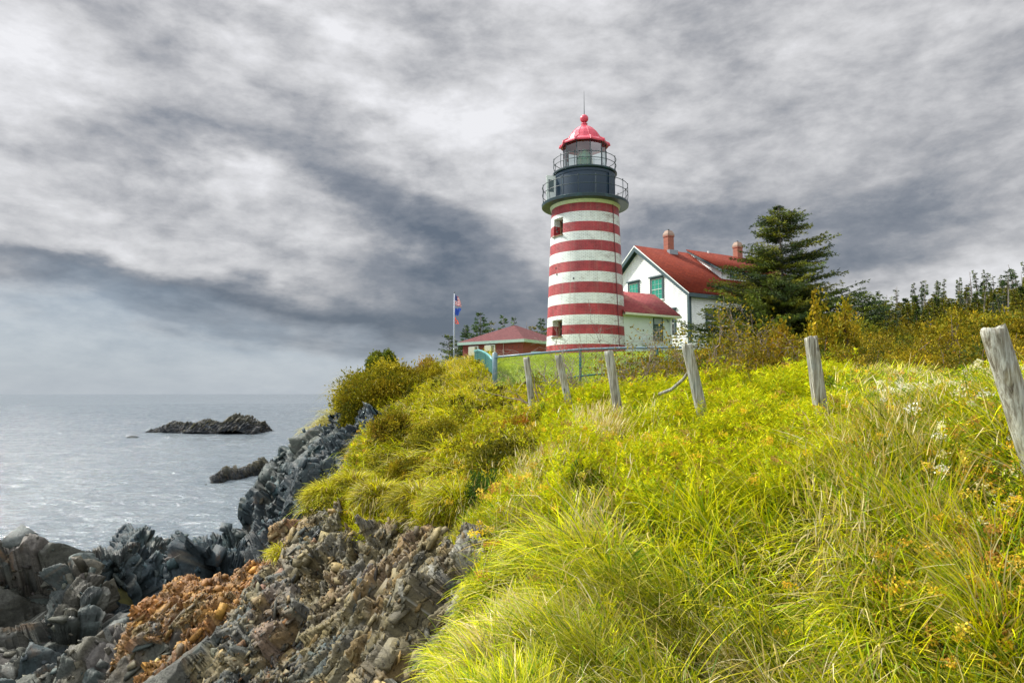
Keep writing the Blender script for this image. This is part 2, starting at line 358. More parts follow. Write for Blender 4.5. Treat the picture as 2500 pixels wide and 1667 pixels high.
def T(x, y, detail=True):
    x = np.asarray(x, float); y = np.asarray(y, float); sh = x.shape; x = x.ravel(); y = y.ravel()
    z = np.empty(len(x))
    for i in range(0, len(x), 40000):
        s = slice(i, i + 40000)
        z[s] = _k((x[s, None] - CP[:, 0]) ** 2 + (y[s, None] - CP[:, 1]) ** 2) @ _W + _M
    z = np.maximum(z, -30.0)
    if detail:
        d = np.hypot(x, y); v = vegmask(x, y)
        k = np.clip(d / 15, .45, 2.0)
        rk = (.45 - np.abs(fbm(x / 2.2, y / 2.2, 0, 2, 21)) * 2.2) * .34 * k
        far = np.clip(d / 60, 0, 1)
        z = z + np.where(v, fbm(x / 1.3, y / 1.3, 0, 3, 41) * .17 * np.clip(d / 5, .3, 1.2) * np.clip(1 - (y - 20) / 10, 0, 1) + far * fbm(x / 14, y / 14, 0, 3, 43) * .5 * (x > 22), rk)
    return (z + H).reshape(sh)
def slope(x, y, e=.15):
    gx = (T(x + e, y, False) - T(x - e, y, False)) / (2 * e); gy = (T(x, y + e, False) - T(x, y - e, False)) / (2 * e)
    n = np.stack([-gx, -gy, np.ones_like(gx)], -1); return n / np.linalg.norm(n, axis=-1, keepdims=True)

# rock colours by place: (point, radius, colour list)
ORANGE = [srgb(178, 120, 42), srgb(152, 98, 40), srgb(190, 140, 58), srgb(108, 84, 54), srgb(184, 146, 76), srgb(120, 92, 72), srgb(150, 110, 50)]
TAN = [srgb(138, 126, 82), srgb(112, 106, 78), srgb(154, 140, 96), srgb(96, 98, 82), srgb(128, 116, 78), srgb(84, 92, 94), srgb(160, 130, 72), srgb(112, 108, 92)]
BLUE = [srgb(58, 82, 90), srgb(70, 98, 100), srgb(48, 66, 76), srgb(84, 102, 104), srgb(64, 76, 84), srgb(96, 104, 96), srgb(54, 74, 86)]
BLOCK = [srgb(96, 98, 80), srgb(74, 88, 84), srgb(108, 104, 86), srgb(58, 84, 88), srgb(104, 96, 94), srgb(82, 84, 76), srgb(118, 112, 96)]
SEA_R = [srgb(66, 74, 80), srgb(78, 82, 84), srgb(92, 90, 80), srgb(56, 64, 72)]
# name, anchor(px,py,Y), size scale m, palette, strata frame (long axis, thin axis), aspect
REG = [
 ('near', (1000, 1450, 8), .19, TAN, (.35, .25, .9), (-.6, -.75, .35), (1.9, .9, .34)),
 ('near', (850, 1400, 10.8), .24, TAN, (.4, .2, .9), (-.6, -.7, .4), (2.0, 1, .34)),
 ('near', (880, 1320, 12), .25, TAN, (.9, .2, -.25), (.2, -.4, .9), (1.5, 1, .3)),
 ('near', (900, 1600, 8.3), .18, TAN, (.35, .25, .9), (-.5, -.8, .35), (1.8, .9, .36)),
 ('near', (760, 1640, 9.4), .2, BLUE + TAN, (.4, .2, .9), (-.6, -.7, .3), (1.9, .9, .34)),
 ('near', (640, 1480, 13), .26, TAN + BLUE[:3] + [srgb(150, 92, 64)], (.5, .1, .85), (-.7, -.6, .4), (1.7, 1, .4)),
 ('near', (600, 1620, 11.2), .24, TAN + BLUE[:5] + [srgb(170, 116, 60)], (.55, .1, .8), (-.7, -.6, .4), (1.7, 1, .4)),
 ('ridge', (740, 1290, 18), .45, BLUE + BLOCK[:2], (.4, .2, .9), (-.6, -.7, .3), (1.8, 1, .5)),
 ('ridge', (800, 1180, 20.5), .45, BLUE, (.4, .2, .9), (-.6, -.7, .3), (1.8, 1, .5)),
 ('near', (720, 1340, 14.2), .26, TAN + BLUE[:2], (.4, .2, .9), (-.6, -.7, .4), (2.0, 1, .34)),
 ('near', (640, 1400, 15), .26, TAN + [srgb(170, 110, 60)], (.4, .2, .9), (-.6, -.7, .4), (2.0, 1, .4)),
 ('orange', (480, 1450, 15.2), .24, ORANGE, (.3, .5, .5), (-.2, -.6, .8), (1.2, .9, .6)),
 ('orange', (480, 1560, 13.3), .28, ORANGE + TAN[3:5], (.3, .2, .9), (-.5, -.8, .3), (1.6, .9, .5)),
 ('orange', (400, 1520, 14.6), .26, ORANGE + TAN, (.75, .2, .6), (-.6, -.4, .7), (1.7, 1, .4)),
 ('block', (330, 1620, 14), .55, BLOCK + TAN[:3], (.8, .1, .55), (-.5, -.3, .8), (2.4, .8, .35)),
 ('block', (420, 1680, 12), .5, BLOCK, (.8, .1, .55), (-.5, -.3, .8), (2.2, .8, .35)),
 ('block', (120, 1360, 20.3), .72, BLOCK, (.97, .2, -.1), (.15, -.1, .98), (1.3, 1, .62)),
 ('block', (40, 1450, 19), .66, BLOCK, (.97, .2, .05), (.15, -.3, .95), (1.4, 1, .6)),
 ('block', (120, 1500, 17.6), .62, BLOCK, (.95, .2, -.25), (.3, -.2, .93), (1.4, 1, .55)),
 ('block', (60, 1620, 16), .66, BLOCK + BLUE, (.95, .2, -.25), (.3, -.3, .9), (1.4, 1, .6)),
 ('block', (200, 1400, 19), .6, BLOCK, (-.35, .1, .93), (.9, -.3, .3), (2.2, .9, .5)),
 ('block', (250, 1530, 16.6), .5, BLOCK, (-.4, .1, .9), (.9, -.3, .3), (1.8, .9, .5)),
 ('ridge', (350, 1330, 24), .42, BLUE, (-.42, .1, .9), (.85, -.4, .35), (2.6, .9, .36)),
 ('ridge', (420, 1370, 23.4), .42, BLUE, (-.42, .1, .9), (.85, -.4, .35), (2.6, .9, .36)),
 ('ridge', (300, 1420, 21.5), .6, BLUE, (-.42, .1, .9), (.85, -.4, .35), (1.6, .9, .5)),
 ('ridge', (520, 1350, 26), .6, BLUE + BLOCK[:2], (-.6, .1, .8), (.7, -.4, .5), (2.0, 1, .45)),
 ('ridge', (600, 1300, 28), .6, BLUE + BLOCK[:3], (-.65, .1, .7), (.6, -.5, .5), (1.6, 1, .6)),
 ('ridge', (680, 1240, 30), .7, BLUE + BLOCK[:2], (.5, .1, .8), (-.7, -.4, .5), (1.6, 1, .6)),
 ('ridge', (700, 1170, 34), .7, BLUE, (.5, .1, .8), (-.7, -.5, .4), (1.8, 1, .6)),
 ('under', (790, 1110, 26), .55, BLUE, (.5, .2, .85), (-.6, -.7, .3), (1.8, 1.0, .6)),
 ('under', (860, 1030, 26.5), .42, BLUE, (.25, .2, .95), (-.75, -.6, .1), (2.8, .8, .32)),
 ('under', (900, 1010, 27), .4, BLUE, (.1, .2, .95), (-.75, -.6, .1), (2.8, .8, .32)),
 ('far', (750, 1060, 40), .5, [srgb(92, 76, 70), srgb(76, 70, 70), srgb(104, 84, 74), srgb(66, 70, 74)], (.15, .1, .98), (-.8, -.5, .1), (2.6, .9, .4)),
 ('far', (800, 1010, 44), .5, [srgb(92, 76, 70), srgb(76, 70, 70), srgb(66, 70, 74)], (.4, .1, .9), (-.8, -.5, .2), (2.0, .9, .5)),
]
CUBE = np.array([[sx, sy, sz] for sx in (-.5, .5) for sy in (-.5, .5) for sz in (-.5, .5)])
CT = np.array([(0, 1, 3), (0, 3, 2), (4, 6, 7), (4, 7, 5), (0, 4, 5), (0, 5, 1), (2, 3, 7), (2, 7, 6), (0, 2, 6), (0, 6, 4), (1, 5, 7), (1, 7, 3)])
def frames(long, thin, jit, n):
    L = np.tile(np.array(long, float), (n, 1)) + rng.normal(0, jit, (n, 3)); L /= np.linalg.norm(L, axis=1, keepdims=True)
    N = np.tile(np.array(thin, float), (n, 1)) + rng.normal(0, jit, (n, 3)); N -= L * (N * L).sum(1, keepdims=True); N /= np.linalg.norm(N, axis=1, keepdims=True)
    return np.stack([L, np.cross(N, L), N], 1)        # rows: length, width, thickness
def slabs(Pc, Fr, S, col, jit=.12, vj=.04):
    n = len(Pc); c = CUBE[None] + rng.uniform(-jit, jit, (n, 8, 3)); c = c * S[:, None, :]
    V = np.einsum('nki,nij->nkj', c, Fr) + Pc[:, None, :]
    Fc = (CT[None] + (np.arange(n) * 8)[:, None, None]).reshape(-1, 3)
    cc = np.repeat(col[:, None, :], 8, 1) * (1 + rng.uniform(-vj, vj, (n, 8, 1)))
    return V.reshape(-1, 3), Fc, cc.reshape(-1, 3)

mrock = mat('rock', (.2, .2, .2), .75); t = NT(mrock)
co = t.coord('Object'); a = t.new('ShaderNodeVertexColor', layer_name='Col').outputs[0]
n1 = t.noise(t.mapping(co, (1, 1, 2.2), (.3, .5, 0)), 2.3, 8, .68, .6); n2 = t.noise(co, 14, 6, .7, .3)
c = t.mix(1.0, a, t.ramp(n1, [(.25, .38), (.5, .68), (.72, 1.12)]), 'MULTIPLY')
c = t.mix(1.0, c, t.ramp(n2, [(.3, .7), (.62, 1.15), (.8, 1.5)]), 'MULTIPLY')
rust = t.ramp(t.noise(co, .9, 6, .65, .8), [(.6, 0.0), (.72, 1.0)])
c = t.mix(t.math('MULTIPLY', rust, .35), c, srgb(128, 92, 50))
vor = t.new('ShaderNodeTexVoronoi', feature='DISTANCE_TO_EDGE'); t.set(vor.inputs[0], t.mapping(t.vmath('ADD', co, t.noise(co, 3, 3, .6, out='Color')), (1, 1, 1), (.4, .3, .2))); vor.inputs['Scale'].default_value = 3.4
crk = t.ramp(vor.outputs[0], [(0, 0.0), (.018, 1.0)])
c = t.mix(1.0, c, t.mix(crk, (.42, .42, .42), (1, 1, 1)), 'MULTIPLY')
t.set(t.p.inputs['Base Color'], c)
hg = t.math('ADD', t.math('MULTIPLY', crk, .5), t.math('ADD', n2, t.math('MULTIPLY', n1, 1.5)))
t.set(t.p.inputs['Normal'], t.bump(hg, .7, .025))
t.p.inputs['Specular IOR Level'].default_value = .3
t.set(t.p.inputs['Roughness'], t.mapr(n1, .3, .7, .45, .8))
msoil = mat('soil', (.05, .045, .02), .95); t = NT(msoil); co = t.coord('Object')
t.set(t.p.inputs['Base Color'], t.ramp(t.noise(co, 2.5, 6, .65), [(.3, (.035, .035, .01)), (.55, (.09, .085, .02)), (.75, (.13, .11, .035))]))
t.set(t.p.inputs['Normal'], t.bump(t.noise(co, 18, 4, .7), .8, .05))

ang = np.concatenate([np.linspace(R(-180), R(-48), 70, endpoint=False), np.linspace(R(-48), R(48), 760, endpoint=False), np.linspace(R(48), R(180), 70, endpoint=False)])
rad = np.concatenate([np.geomspace(.3, 2.5, 14, endpoint=False), np.geomspace(2.5, 60, 520, endpoint=False), np.geomspace(60, 420, 70)])
rr, aa = np.meshgrid(rad, ang, indexing='ij'); gx, gy = rr * np.sin(aa), rr * np.cos(aa)
gz = T(gx, gy); na = len(ang)
i = np.arange(len(rad) - 1)[:, None] * na; j = np.arange(na)[None, :]; j2 = (j + 1) % na
GF = np.stack([i + j, i + na + j, i + na + j2, i + j2], -1).reshape(-1, 4)
GV = np.stack([gx.ravel(), gy.ravel(), gz.ravel()], 1)
GF = np.concatenate([GF]); keep = GV[GF][:, :, 2].max(1) > -8; GF = GF[keep]
cen = GV[GF].mean(1); vm = vegmask(cen[:, 0], cen[:, 1])
gz = gz.ravel(); vmv = vegmask(gx.ravel(), gy.ravel()); gzz = np.where(vmv | (rr.ravel() > 64) | (gx.ravel() > 1.5), gz, gz - .55 * np.clip(rr.ravel() / 12, .5, 2.5))
ground = tag(np_mesh('ground', np.stack([gx.ravel(), gy.ravel(), gzz], 1), GF, msoil, smooth=True), kind='structure')
# bedrock: a fine sheet broken into blocks along the strata of each region
def vor(Pq, seed):
    i0 = np.floor(Pq - .5).astype(np.int64); F1 = np.full(len(Pq), 9.); F2 = F1.copy(); idh = np.zeros(len(Pq)); off = np.zeros_like(Pq)
    for a in (0, 1):
        for b in (0, 1):
            for c in (0, 1):
                ix, iy, iz = i0[:, 0] + a, i0[:, 1] + b, i0[:, 2] + c
                q = np.stack([ix + .5 + (_h(ix, iy, iz, seed) - .5) * .85, iy + .5 + (_h(ix, iy, iz, seed + 1) - .5) * .85, iz + .5 + (_h(ix, iy, iz, seed + 2) - .5) * .85], 1)
                d = Pq - q; dd = (d ** 4).sum(1) ** .25; m_ = dd < F1
                F2 = np.where(m_, F1, np.minimum(F2, dd)); F1 = np.where(m_, dd, F1); idh = np.where(m_, _h(ix, iy, iz, seed + 3), idh); off = np.where(m_[:, None], d, off)
    return F1, F2, idh, off
RA = np.array([at(*r[1]) for r in REG])
def region(Pp):
    o_ = np.empty(len(Pp), int)
    for i in range(0, len(Pp), 50000):
        q = Pp[i:i + 50000]; o_[i:i + 50000] = np.argmin(((q[:, None, :2] - RA[None, :, :2]) ** 2).sum(-1) + ((q[:, None, 2] - RA[None, :, 2]) ** 2) * .6, 1)
    return o_
SZ = np.array([r[2] for r in REG]); ASP = np.array([r[6] for r in REG]); FRM = np.array([frames(r[4], r[5], 0, 1)[0] for r in REG])
_q = .5 if QUICK else 1.0
ra_ = np.geomspace(4.3, 62, int(1150 * _q)); an_ = np.linspace(R(-47), R(3), int(1250 * _q)); rr2, aa2 = np.meshgrid(ra_, an_, indexing='ij')
rx, ry = rr2 * np.sin(aa2), rr2 * np.cos(aa2); nb_, ma_ = rr2.shape
zlow = T(rx[::4, ::4], ry[::4, ::4], False)          # cheap test of which part is bare rock above the sea
i = np.arange(nb_ - 1)[:, None] * ma_; j = np.arange(ma_ - 1)[None, :]; RF = np.stack([i + j, i + ma_ + j, i + ma_ + j + 1, i + j + 1], -1).reshape(-1, 4)
vk = ~vegmask(rx.ravel(), ry.ravel()); vk &= np.repeat(np.repeat(zlow > -3, 4, 0), 4, 1)[:nb_, :ma_].ravel()
RF = RF[vk[RF].all(1)]; uq, inv = np.unique(RF.ravel(), return_inverse=True); RF = inv.reshape(RF.shape)
X_, Y_ = rx.ravel()[uq], ry.ravel()[uq]; Z_ = T(X_, Y_); Nn = slope(X_, Y_, .3); RV = np.stack([X_, Y_, Z_], 1)
kd = np.clip(np.hypot(X_, Y_) / 14, .5, 2.2)
jit_ = np.stack([fbm(X_ / 1.1, Y_ / 1.1, Z_ / 1.1, 3, 200 + 7 * i_) for i_ in range(3)], 1)
rgv = region(RV + jit_ * 1.1 * kd[:, None])
wp = RV + jit_ * .10 * kd[:, None]
Pl = np.einsum('nij,nj->ni', FRM[rgv], wp) / (ASP[rgv] * SZ[rgv][:, None])
isb = np.array([r[0] == 'block' for r in REG])[rgv]
Pl = np.where(isb[:, None], np.einsum('nij,nj->ni', FRM[rgv], RV + jit_ * .03) / (ASP[rgv] * SZ[rgv][:, None]), Pl)
disp = np.zeros(len(RV)); tone = np.ones(len(RV)); crack = np.zeros(len(RV)); pid = None
for k, (mul, amp, tl) in enumerate(((4.2, .42, .9), (1.7, .46, .9), (.7, .15, .7), (.28, .035, .4))):
    F1, F2, ih, off = vor(Pl / mul, 300 + 17 * k); h2 = (ih * 7919) % 1; h3 = (ih * 104729) % 1; h4 = (ih * 15485863) % 1
    s_ = SZ[rgv] * mul * .55 * np.where(isb, (1.0, .9, .45, .25)[k], 1.0)
    if k == 0: big = ih
    disp += s_ * amp * ((ih - .5) * 1.5 + tl * (off[:, 0] * (h2 - .5) + off[:, 1] * (h3 - .5) + off[:, 2] * (h4 - .5)) * 3.0)
    cr_ = 1 - sstep(.0, .11 if k < 2 else .16, F2 - F1); disp -= cr_ * s_ * (.24, .22, .16, .1)[k]; crack = np.maximum(crack, cr_ * (.9, .8, .6, .4)[k])
    tone *= 1 + (ih - .5) * (.5, .45, .35, .2)[k]
    if k == 1: pid = ih
bed = (Pl[:, 2] * .8 + big * 3.7 + .35 * fbm(Pl[:, 0] * .5, Pl[:, 1] * .5, Pl[:, 2] * .3, 2, 333)) % 1
bed2 = (Pl[:, 2] * 2.6 + pid * 5.1 + .2 * fbm(Pl[:, 0], Pl[:, 1], Pl[:, 2] * .5, 2, 334)) % 1
disp += SZ[rgv] * ((bed - .5) * np.where(isb, .10, .5) + (bed2 - .5) * np.where(isb, .05, .2)); crack = np.maximum(crack, .8 * sstep(.1, .0, bed)); tone *= 1 - .25 * sstep(.1, 0, bed2)
RV = RV + Nn * disp[:, None] + np.array([0, 0, .03])
col = np.empty((len(RV), 3))
for k, r in enumerate(REG):
    m_ = rgv == k; pl = np.array(r[3]); col[m_] = pl[(pid[m_] * 999.7 % 1 * len(pl)).astype(int)] * .5 + pl.mean(0) * .5
pt_ = fbm(X_ / .9, Y_ / .9, Z_ / .9, 4, 51); rust_ = sstep(.12, .42, fbm(X_ / 1.6, Y_ / 1.6, Z_ / 1.2, 4, 57)) * np.array([{'near': .35, 'orange': 1.0, 'block': .2}.get(r[0], 0) for r in REG])[rgv]
col = col * (1 - .5 * rust_[:, None]) + np.array(srgb(190, 120, 44)) * .5 * rust_[:, None]
vein = sstep(.035, .0, np.abs(fbm((X_ * .9 + Z_ * .5) / 1.9, (Y_ - Z_ * .9) / 1.9, 0, 4, 59))) * (fbm(X_ / 3, Y_ / 3, 0, 2, 60) > .16)
col = col * (tone * (1 + .5 * pt_) * (1 - .35 * crack))[:, None]; col = col * (1 - .7 * vein[:, None]) + np.array(srgb(188, 190, 180)) * .7 * vein[:, None]
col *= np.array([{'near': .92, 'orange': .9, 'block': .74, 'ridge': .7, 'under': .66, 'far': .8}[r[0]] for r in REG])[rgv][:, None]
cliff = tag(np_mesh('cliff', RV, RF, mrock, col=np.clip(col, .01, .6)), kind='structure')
# loose broken pieces lying on it
tri = RV[RF]; fn = np.cross(tri[:, 2] - tri[:, 0], tri[:, 3] - tri[:, 1]); ar = np.linalg.norm(fn, axis=1) / 2; fn /= (np.linalg.norm(fn, axis=1, keepdims=True) + 1e-9); fn *= np.sign(fn[:, 2:3] + 1e-9)
cen = tri.mean(1); rgf = rgv[RF[:, 0]]
VV, FF, CC, off = [], [], [], 0
loose = np.array([{'near': .22, 'orange': .4, 'block': .05, 'ridge': .05, 'under': .05, 'far': .05}[r[0]] for r in REG])
for lvl, (cov, mul) in enumerate([(.03, .7), (.22, .4), (.4, .2), (.3, .1)]):
    s_ = SZ[rgf] * mul; dens = ar * cov * loose[rgf] / (s_ ** 2 * .9)
    cnt = rng.poisson(dens); idx = np.repeat(np.arange(len(RF)), cnt); n = len(idx); Pp = cen[idx]; jr = rgf[idx]
    size = SZ[jr] * mul * np.exp(np.clip(rng.normal(0, .4, n), -1, .6))
    Fr = np.empty((n, 3, 3)); cc = np.empty((n, 3)); S = ASP[jr] * size[:, None] * np.array([.9, 1, .8]) * rng.uniform(.7, 1.3, (n, 3))
    for k, r in enumerate(REG):
        m_ = jr == k; c_ = int(m_.sum())
        if not c_: continue
        Fr[m_] = frames(r[4], r[5], .16 + .12 * lvl, c_); pl = np.array(r[3]); cc[m_] = pl[rng.integers(0, len(pl), c_)]
    cc = cc * .5 + col[RF[idx, 0]] * .6; cc *= np.exp(rng.normal(0, .18, (n, 1)))
    v1, f1, c1 = slabs(Pp + fn[idx] * (rng.normal(0, .12, (n, 1)) * size[:, None]), Fr, S, cc, jit=.2); VV.append(v1); FF.append(f1 + off); CC.append(c1); off += len(v1)
tag(np_mesh('cliff_rocks', np.concatenate(VV), np.concatenate(FF), mrock, col=np.clip(np.concatenate(CC), .01, .6)), kind='structure')
print('slabs', off // 8)
# ------------------------------------------------------------ materials for the buildings
def brickwork(t, uv, c1, c2, mortar, scale=1.0, bw=.215, rh=.075, ms=.011):
    b = t.new('ShaderNodeTexBrick'); t.set(b.inputs['Vector'], uv); b.inputs['Scale'].default_value = scale
    b.inputs['Brick Width'].default_value = bw; b.inputs['Row Height'].default_value = rh; b.inputs['Mortar Size'].default_value = ms
    b.inputs['Mortar Smooth'].default_value = .3
    t.set(b.inputs['Color1'], c1); t.set(b.inputs['Color2'], c2); t.set(b.inputs['Mortar'], mortar); return b
TX, TD = pxp(1431, 43), 43.0
zt = lambda py, Y=40.6: pz(1431, py, Y)
BZ = [zt(a, 43 - 2.55 + i * .026) for i, a in enumerate([866, 840.3, 815.7, 792.1, 768, 739.8, 715.2, 687.6, 662.2, 636.7, 610.5, 585.8, 563, 540.3, 514.3, 492])]
Z0 = BZ[0] - .9; ZT = BZ[-1]
mtow = mat('tower_paint', (.7, .7, .7), .5); t = NT(mtow); uv = t.coord('UV'); co = t.coord('Object')
sp = t.new('ShaderNodeSeparateXYZ'); t.set(sp.inputs[0], uv)
wob = t.math('MULTIPLY', t.math('SUBTRACT', t.noise(co, 9, 2), .5), .012)
zn = t.math('DIVIDE', t.math('SUBTRACT', t.math('ADD', sp.outputs[1], wob), Z0), ZT - Z0)
st = [(0, 1.0)] + [((z - Z0) / (ZT - Z0), float(i % 2)) for i, z in enumerate(BZ[1:-1])]
band = t.ramp(zn, st, 'CONSTANT')
nz = t.noise(co, 1.7, 6, .6); nf = t.noise(co, 24, 5, .75)
red = t.mix(t.ramp(nz, [(.35, 0.0), (.65, 1.0)]), srgb(142, 34, 42), srgb(178, 58, 64)); red = t.mix(t.ramp(nf, [(.5, 0.0), (.72, .5)]), red, srgb(200, 120, 118))
wht = t.mix(nz, srgb(214, 226, 222), srgb(238, 243, 240))
# worn patches where the dark brick shows through the white, mostly on the landward side
uvs = t.mapping(uv, (1, 2.6, 1)); wr = t.noise(uvs, 1.1, 8, .72, .4); wr2 = t.noise(t.mapping(uv, (1, 3, 1)), 9, 5, .8)
side = t.mapr(sp.outputs[0], -2.0, 3.0, -.07, .035)
worn = t.ramp(t.math('ADD', t.math('ADD', t.math('MULTIPLY', wr, .62), t.math('MULTIPLY', wr2, .42)), side), [(.545, 0.0), (.63, 1.0)])
wht2 = t.mix(t.math('MULTIPLY', worn, .75), wht, t.mix(nf, srgb(120, 122, 110), srgb(160, 128, 112)))
paint = t.mix(band, wht2, red)
paint = t.mix(t.ramp(t.noise(t.mapping(uv, (3.5, .12, 1)), 2, 4, .6), [(.5, 0.0), (.8, .36)]), paint, srgb(150, 140, 120))
bk = brickwork(t, uv, (1, 1, 1, 1), (.9, .9, .9, 1), (.45, .45, .45, 1), 1.0, .24, .085, .016)
mort = t.mix(t.ramp(t.noise(uv, 2.3, 4, .6), [(.35, .35), (.65, 1.0)]), (1, 1, 1), bk.outputs[0])
t.set(t.p.inputs['Base Color'], t.mix(1.0, paint, mort, 'MULTIPLY'))
t.set(t.p.inputs['Normal'], t.bump(t.math('SUBTRACT', t.math('MULTIPLY', nf, .5), bk.outputs['Fac']), .8, .012))
t.set(t.p.inputs['Roughness'], t.mapr(nz, .3, .7, .38, .6))

def weathered(name, base, alt, rough=.45, sc=3.0, lo=.5, hi=.75, streak=False, **k):
    m = mat(name, base, rough, **k); t = NT(m); co = t.coord('Object')
    v = t.mapping(co, (1, 1, .25)) if streak else co
    f = t.ramp(t.noise(v, sc, 7, .72, .3), [(lo, 0.0), (hi, 1.0)])
    c = t.mix(f, base, alt); c = t.mix(1.0, c, t.ramp(t.noise(co, sc * 6, 4, .7), [(.3, .85), (.7, 1.15)]), 'MULTIPLY')
    t.set(t.p.inputs['Base Color'], c); t.set(t.p.inputs['Normal'], t.bump(t.noise(co, sc * 9, 3), .25, .005)); return m
mdark = weathered('dark_iron_paint', srgb(4, 40, 60), srgb(60, 104, 120), .4, 2.6, .62, .8, True)
mdeck = weathered('deck_iron', srgb(16, 44, 50), srgb(40, 84, 92), .4, 2.0, .5, .8)
mrail = mat('rail_iron', srgb(40, 58, 64), .5)
mcream = weathered('cream_paint', srgb(196, 206, 176), srgb(186, 168, 84), .55, 1.6, .6, .8, True)
mroofred = weathered('lantern_red', srgb(196, 62, 82), srgb(214, 100, 112), .38, 2, .5, .8)
mglass = mat('glass', (.75, .85, .85), .02, IOR=1.45); t = NT(mglass)
g_ = t.new('ShaderNodeBsdfGlossy'); g_.inputs['Roughness'].default_value = .03; tr_ = t.new('ShaderNodeBsdfTransparent'); tr_.inputs[0].default_value = (.86, .94, .93, 1)
mx_ = t.new('ShaderNodeMixShader'); fr_ = t.new('ShaderNodeFresnel'); fr_.inputs[0].default_value = 1.5
t.set(mx_.inputs[0], t.math('ADD', fr_.outputs[0], .10)); t.set(mx_.inputs[1], tr_.outputs[0]); t.set(mx_.inputs[2], g_.outputs[0]); t.set(t.n['Material Output'].inputs[0], mx_.outputs[0])
mlens = mat('lens_glass', srgb(120, 190, 150), .12); mlens.node_tree.nodes['Principled BSDF'].inputs['Transmission Weight'].default_value = .55
mbrass = mat('lens_brass', srgb(140, 150, 80), .35, Metallic=.6)
mblack = mat('black_gap', (.012, .014, .016), .6)

# ------------------------------------------------------------ lighthouse
LH = empty('lighthouse', (0, 0, 0), label='tall round lighthouse tower with red and white bands and a red domed lantern', cat='lighthouse')
def rad_at(z): return 2.535 + (2.145 - 2.535) * (z - BZ[0]) / (pz(1431, 520, 43) - BZ[0])
def cyl(az_, z, r): return (TX + r * math.sin(az_), TD - r * math.cos(az_), z)
WIN = [(R(-56.5), pz(1361, 575.5, 41.8), pz(1361, 533, 41.8), .46), (R(-52.2), pz(1353, 821.5, 41.4), pz(1353, 781, 41.4), .44)]
nA = 192; zs = np.unique(np.concatenate([np.linspace(Z0, ZT + .05, 60), [w_[1] for w_ in WIN], [w_[2] for w_ in WIN]]))
az0 = np.linspace(-math.pi, math.pi, nA, endpoint=False)
azs = list(az0)
for wa, a_, b_, hw in WIN:
    rr_ = rad_at((a_ + b_) / 2)
    for sgn in (-1, 1): azs.append(wa + sgn * hw / rr_)
azs = np.array(sorted(azs)); azs = np.append(azs, azs[0] + 2 * math.pi); na_ = len(azs)
Vt = []; UV = []
for z in zs:
    for a_ in azs: Vt.append(cyl(a_, z, rad_at(z))); UV.append((a_ * 2.34, z))
Ft = []
for i in range(len(zs) - 1):
    for j in range(na_ - 1):
        am, zm = (azs[j] + azs[j + 1]) / 2, (zs[i] + zs[i + 1]) / 2
        if any(abs(am - wa) < hw / rad_at((za + zb) / 2) and za < zm < zb for wa, za, zb, hw in WIN): continue
        Ft.append((i * na_ + j, i * na_ + j + 1, (i + 1) * na_ + j + 1, (i + 1) * na_ + j))
np_mesh('tower_shaft', Vt, Ft, mtow, parent=LH, smooth=True, uv=UV)
mwf = weathered('window_frame_old', srgb(120, 96, 66), srgb(70, 64, 52), .7, 5)
mpane = mat('dark_pane', (.02, .03, .03), .05)
for wa, za, zb, hw in WIN:
    r_ = rad_at((za + zb) / 2); dp = .62; da = hw / r_
    er = np.array([math.sin(wa), -math.cos(wa), 0]); et = np.array([math.cos(wa), math.sin(wa), 0])
    V = []; UVs = []
    def pt(s, dpt, z):
        base = np.array(cyl(wa + s * da, z, rad_at(z))); p = base - er * dpt; return tuple(p)
    V = []; Fs = []; UVs = []
    nz_ = 12; zz = np.linspace(za, zb, nz_)
    for s in (-1, 1):
        b0 = len(V)
        for z in zz:
            V += [pt(s, 0, z), pt(s, dp, z)]; UVs += [(wa * 2.34 + s * hw, z), (wa * 2.34 + s * (hw - dp), z)]
        for k in range(nz_ - 1): Fs.append((b0 + 2 * k, b0 + 2 * k + 1, b0 + 2 * k + 3, b0 + 2 * k + 2))
    for z in (za, zb):
        b0 = len(V); V += [pt(-1, 0, z), pt(1, 0, z), pt(1, dp, z), pt(-1, dp, z)]; UVs += [(0, z), (.8, z), (.8, z + .01), (0, z + .01)]; Fs.append((b0, b0 + 1, b0 + 2, b0 + 3))
    w_ = np_mesh('window', V, Fs, mtow, parent=LH, uv=UVs)
    rot = Matrix.Rotation(wa, 3, 'Z')
    cz = (za + zb) / 2; ctr = np.array(cyl(wa, cz, r_))
    f = MB()
    for s in (-1, 1): f.box(tuple(ctr - er * (dp - .07) + et * s * (hw - .07)), (.1, .08, zb - za - .01), rot)
    for z in (za + .055, cz, zb - .055): f.box(tuple(ctr - er * (dp - .074) + np.array([0, 0, z - cz])), (2 * hw - .2, .07, .09 if z != cz else .05), rot)
    f.box(tuple(ctr + er * .03 + np.array([0, 0, za - cz - .035])), (2 * hw + .08, .12, .06), rot)
    f.build('frame', mwf, w_)
    MB().box(tuple(ctr - er * (dp - .02)), (2 * hw - .02, .02, zb - za - .02), rot).build('pane', mpane, w_)
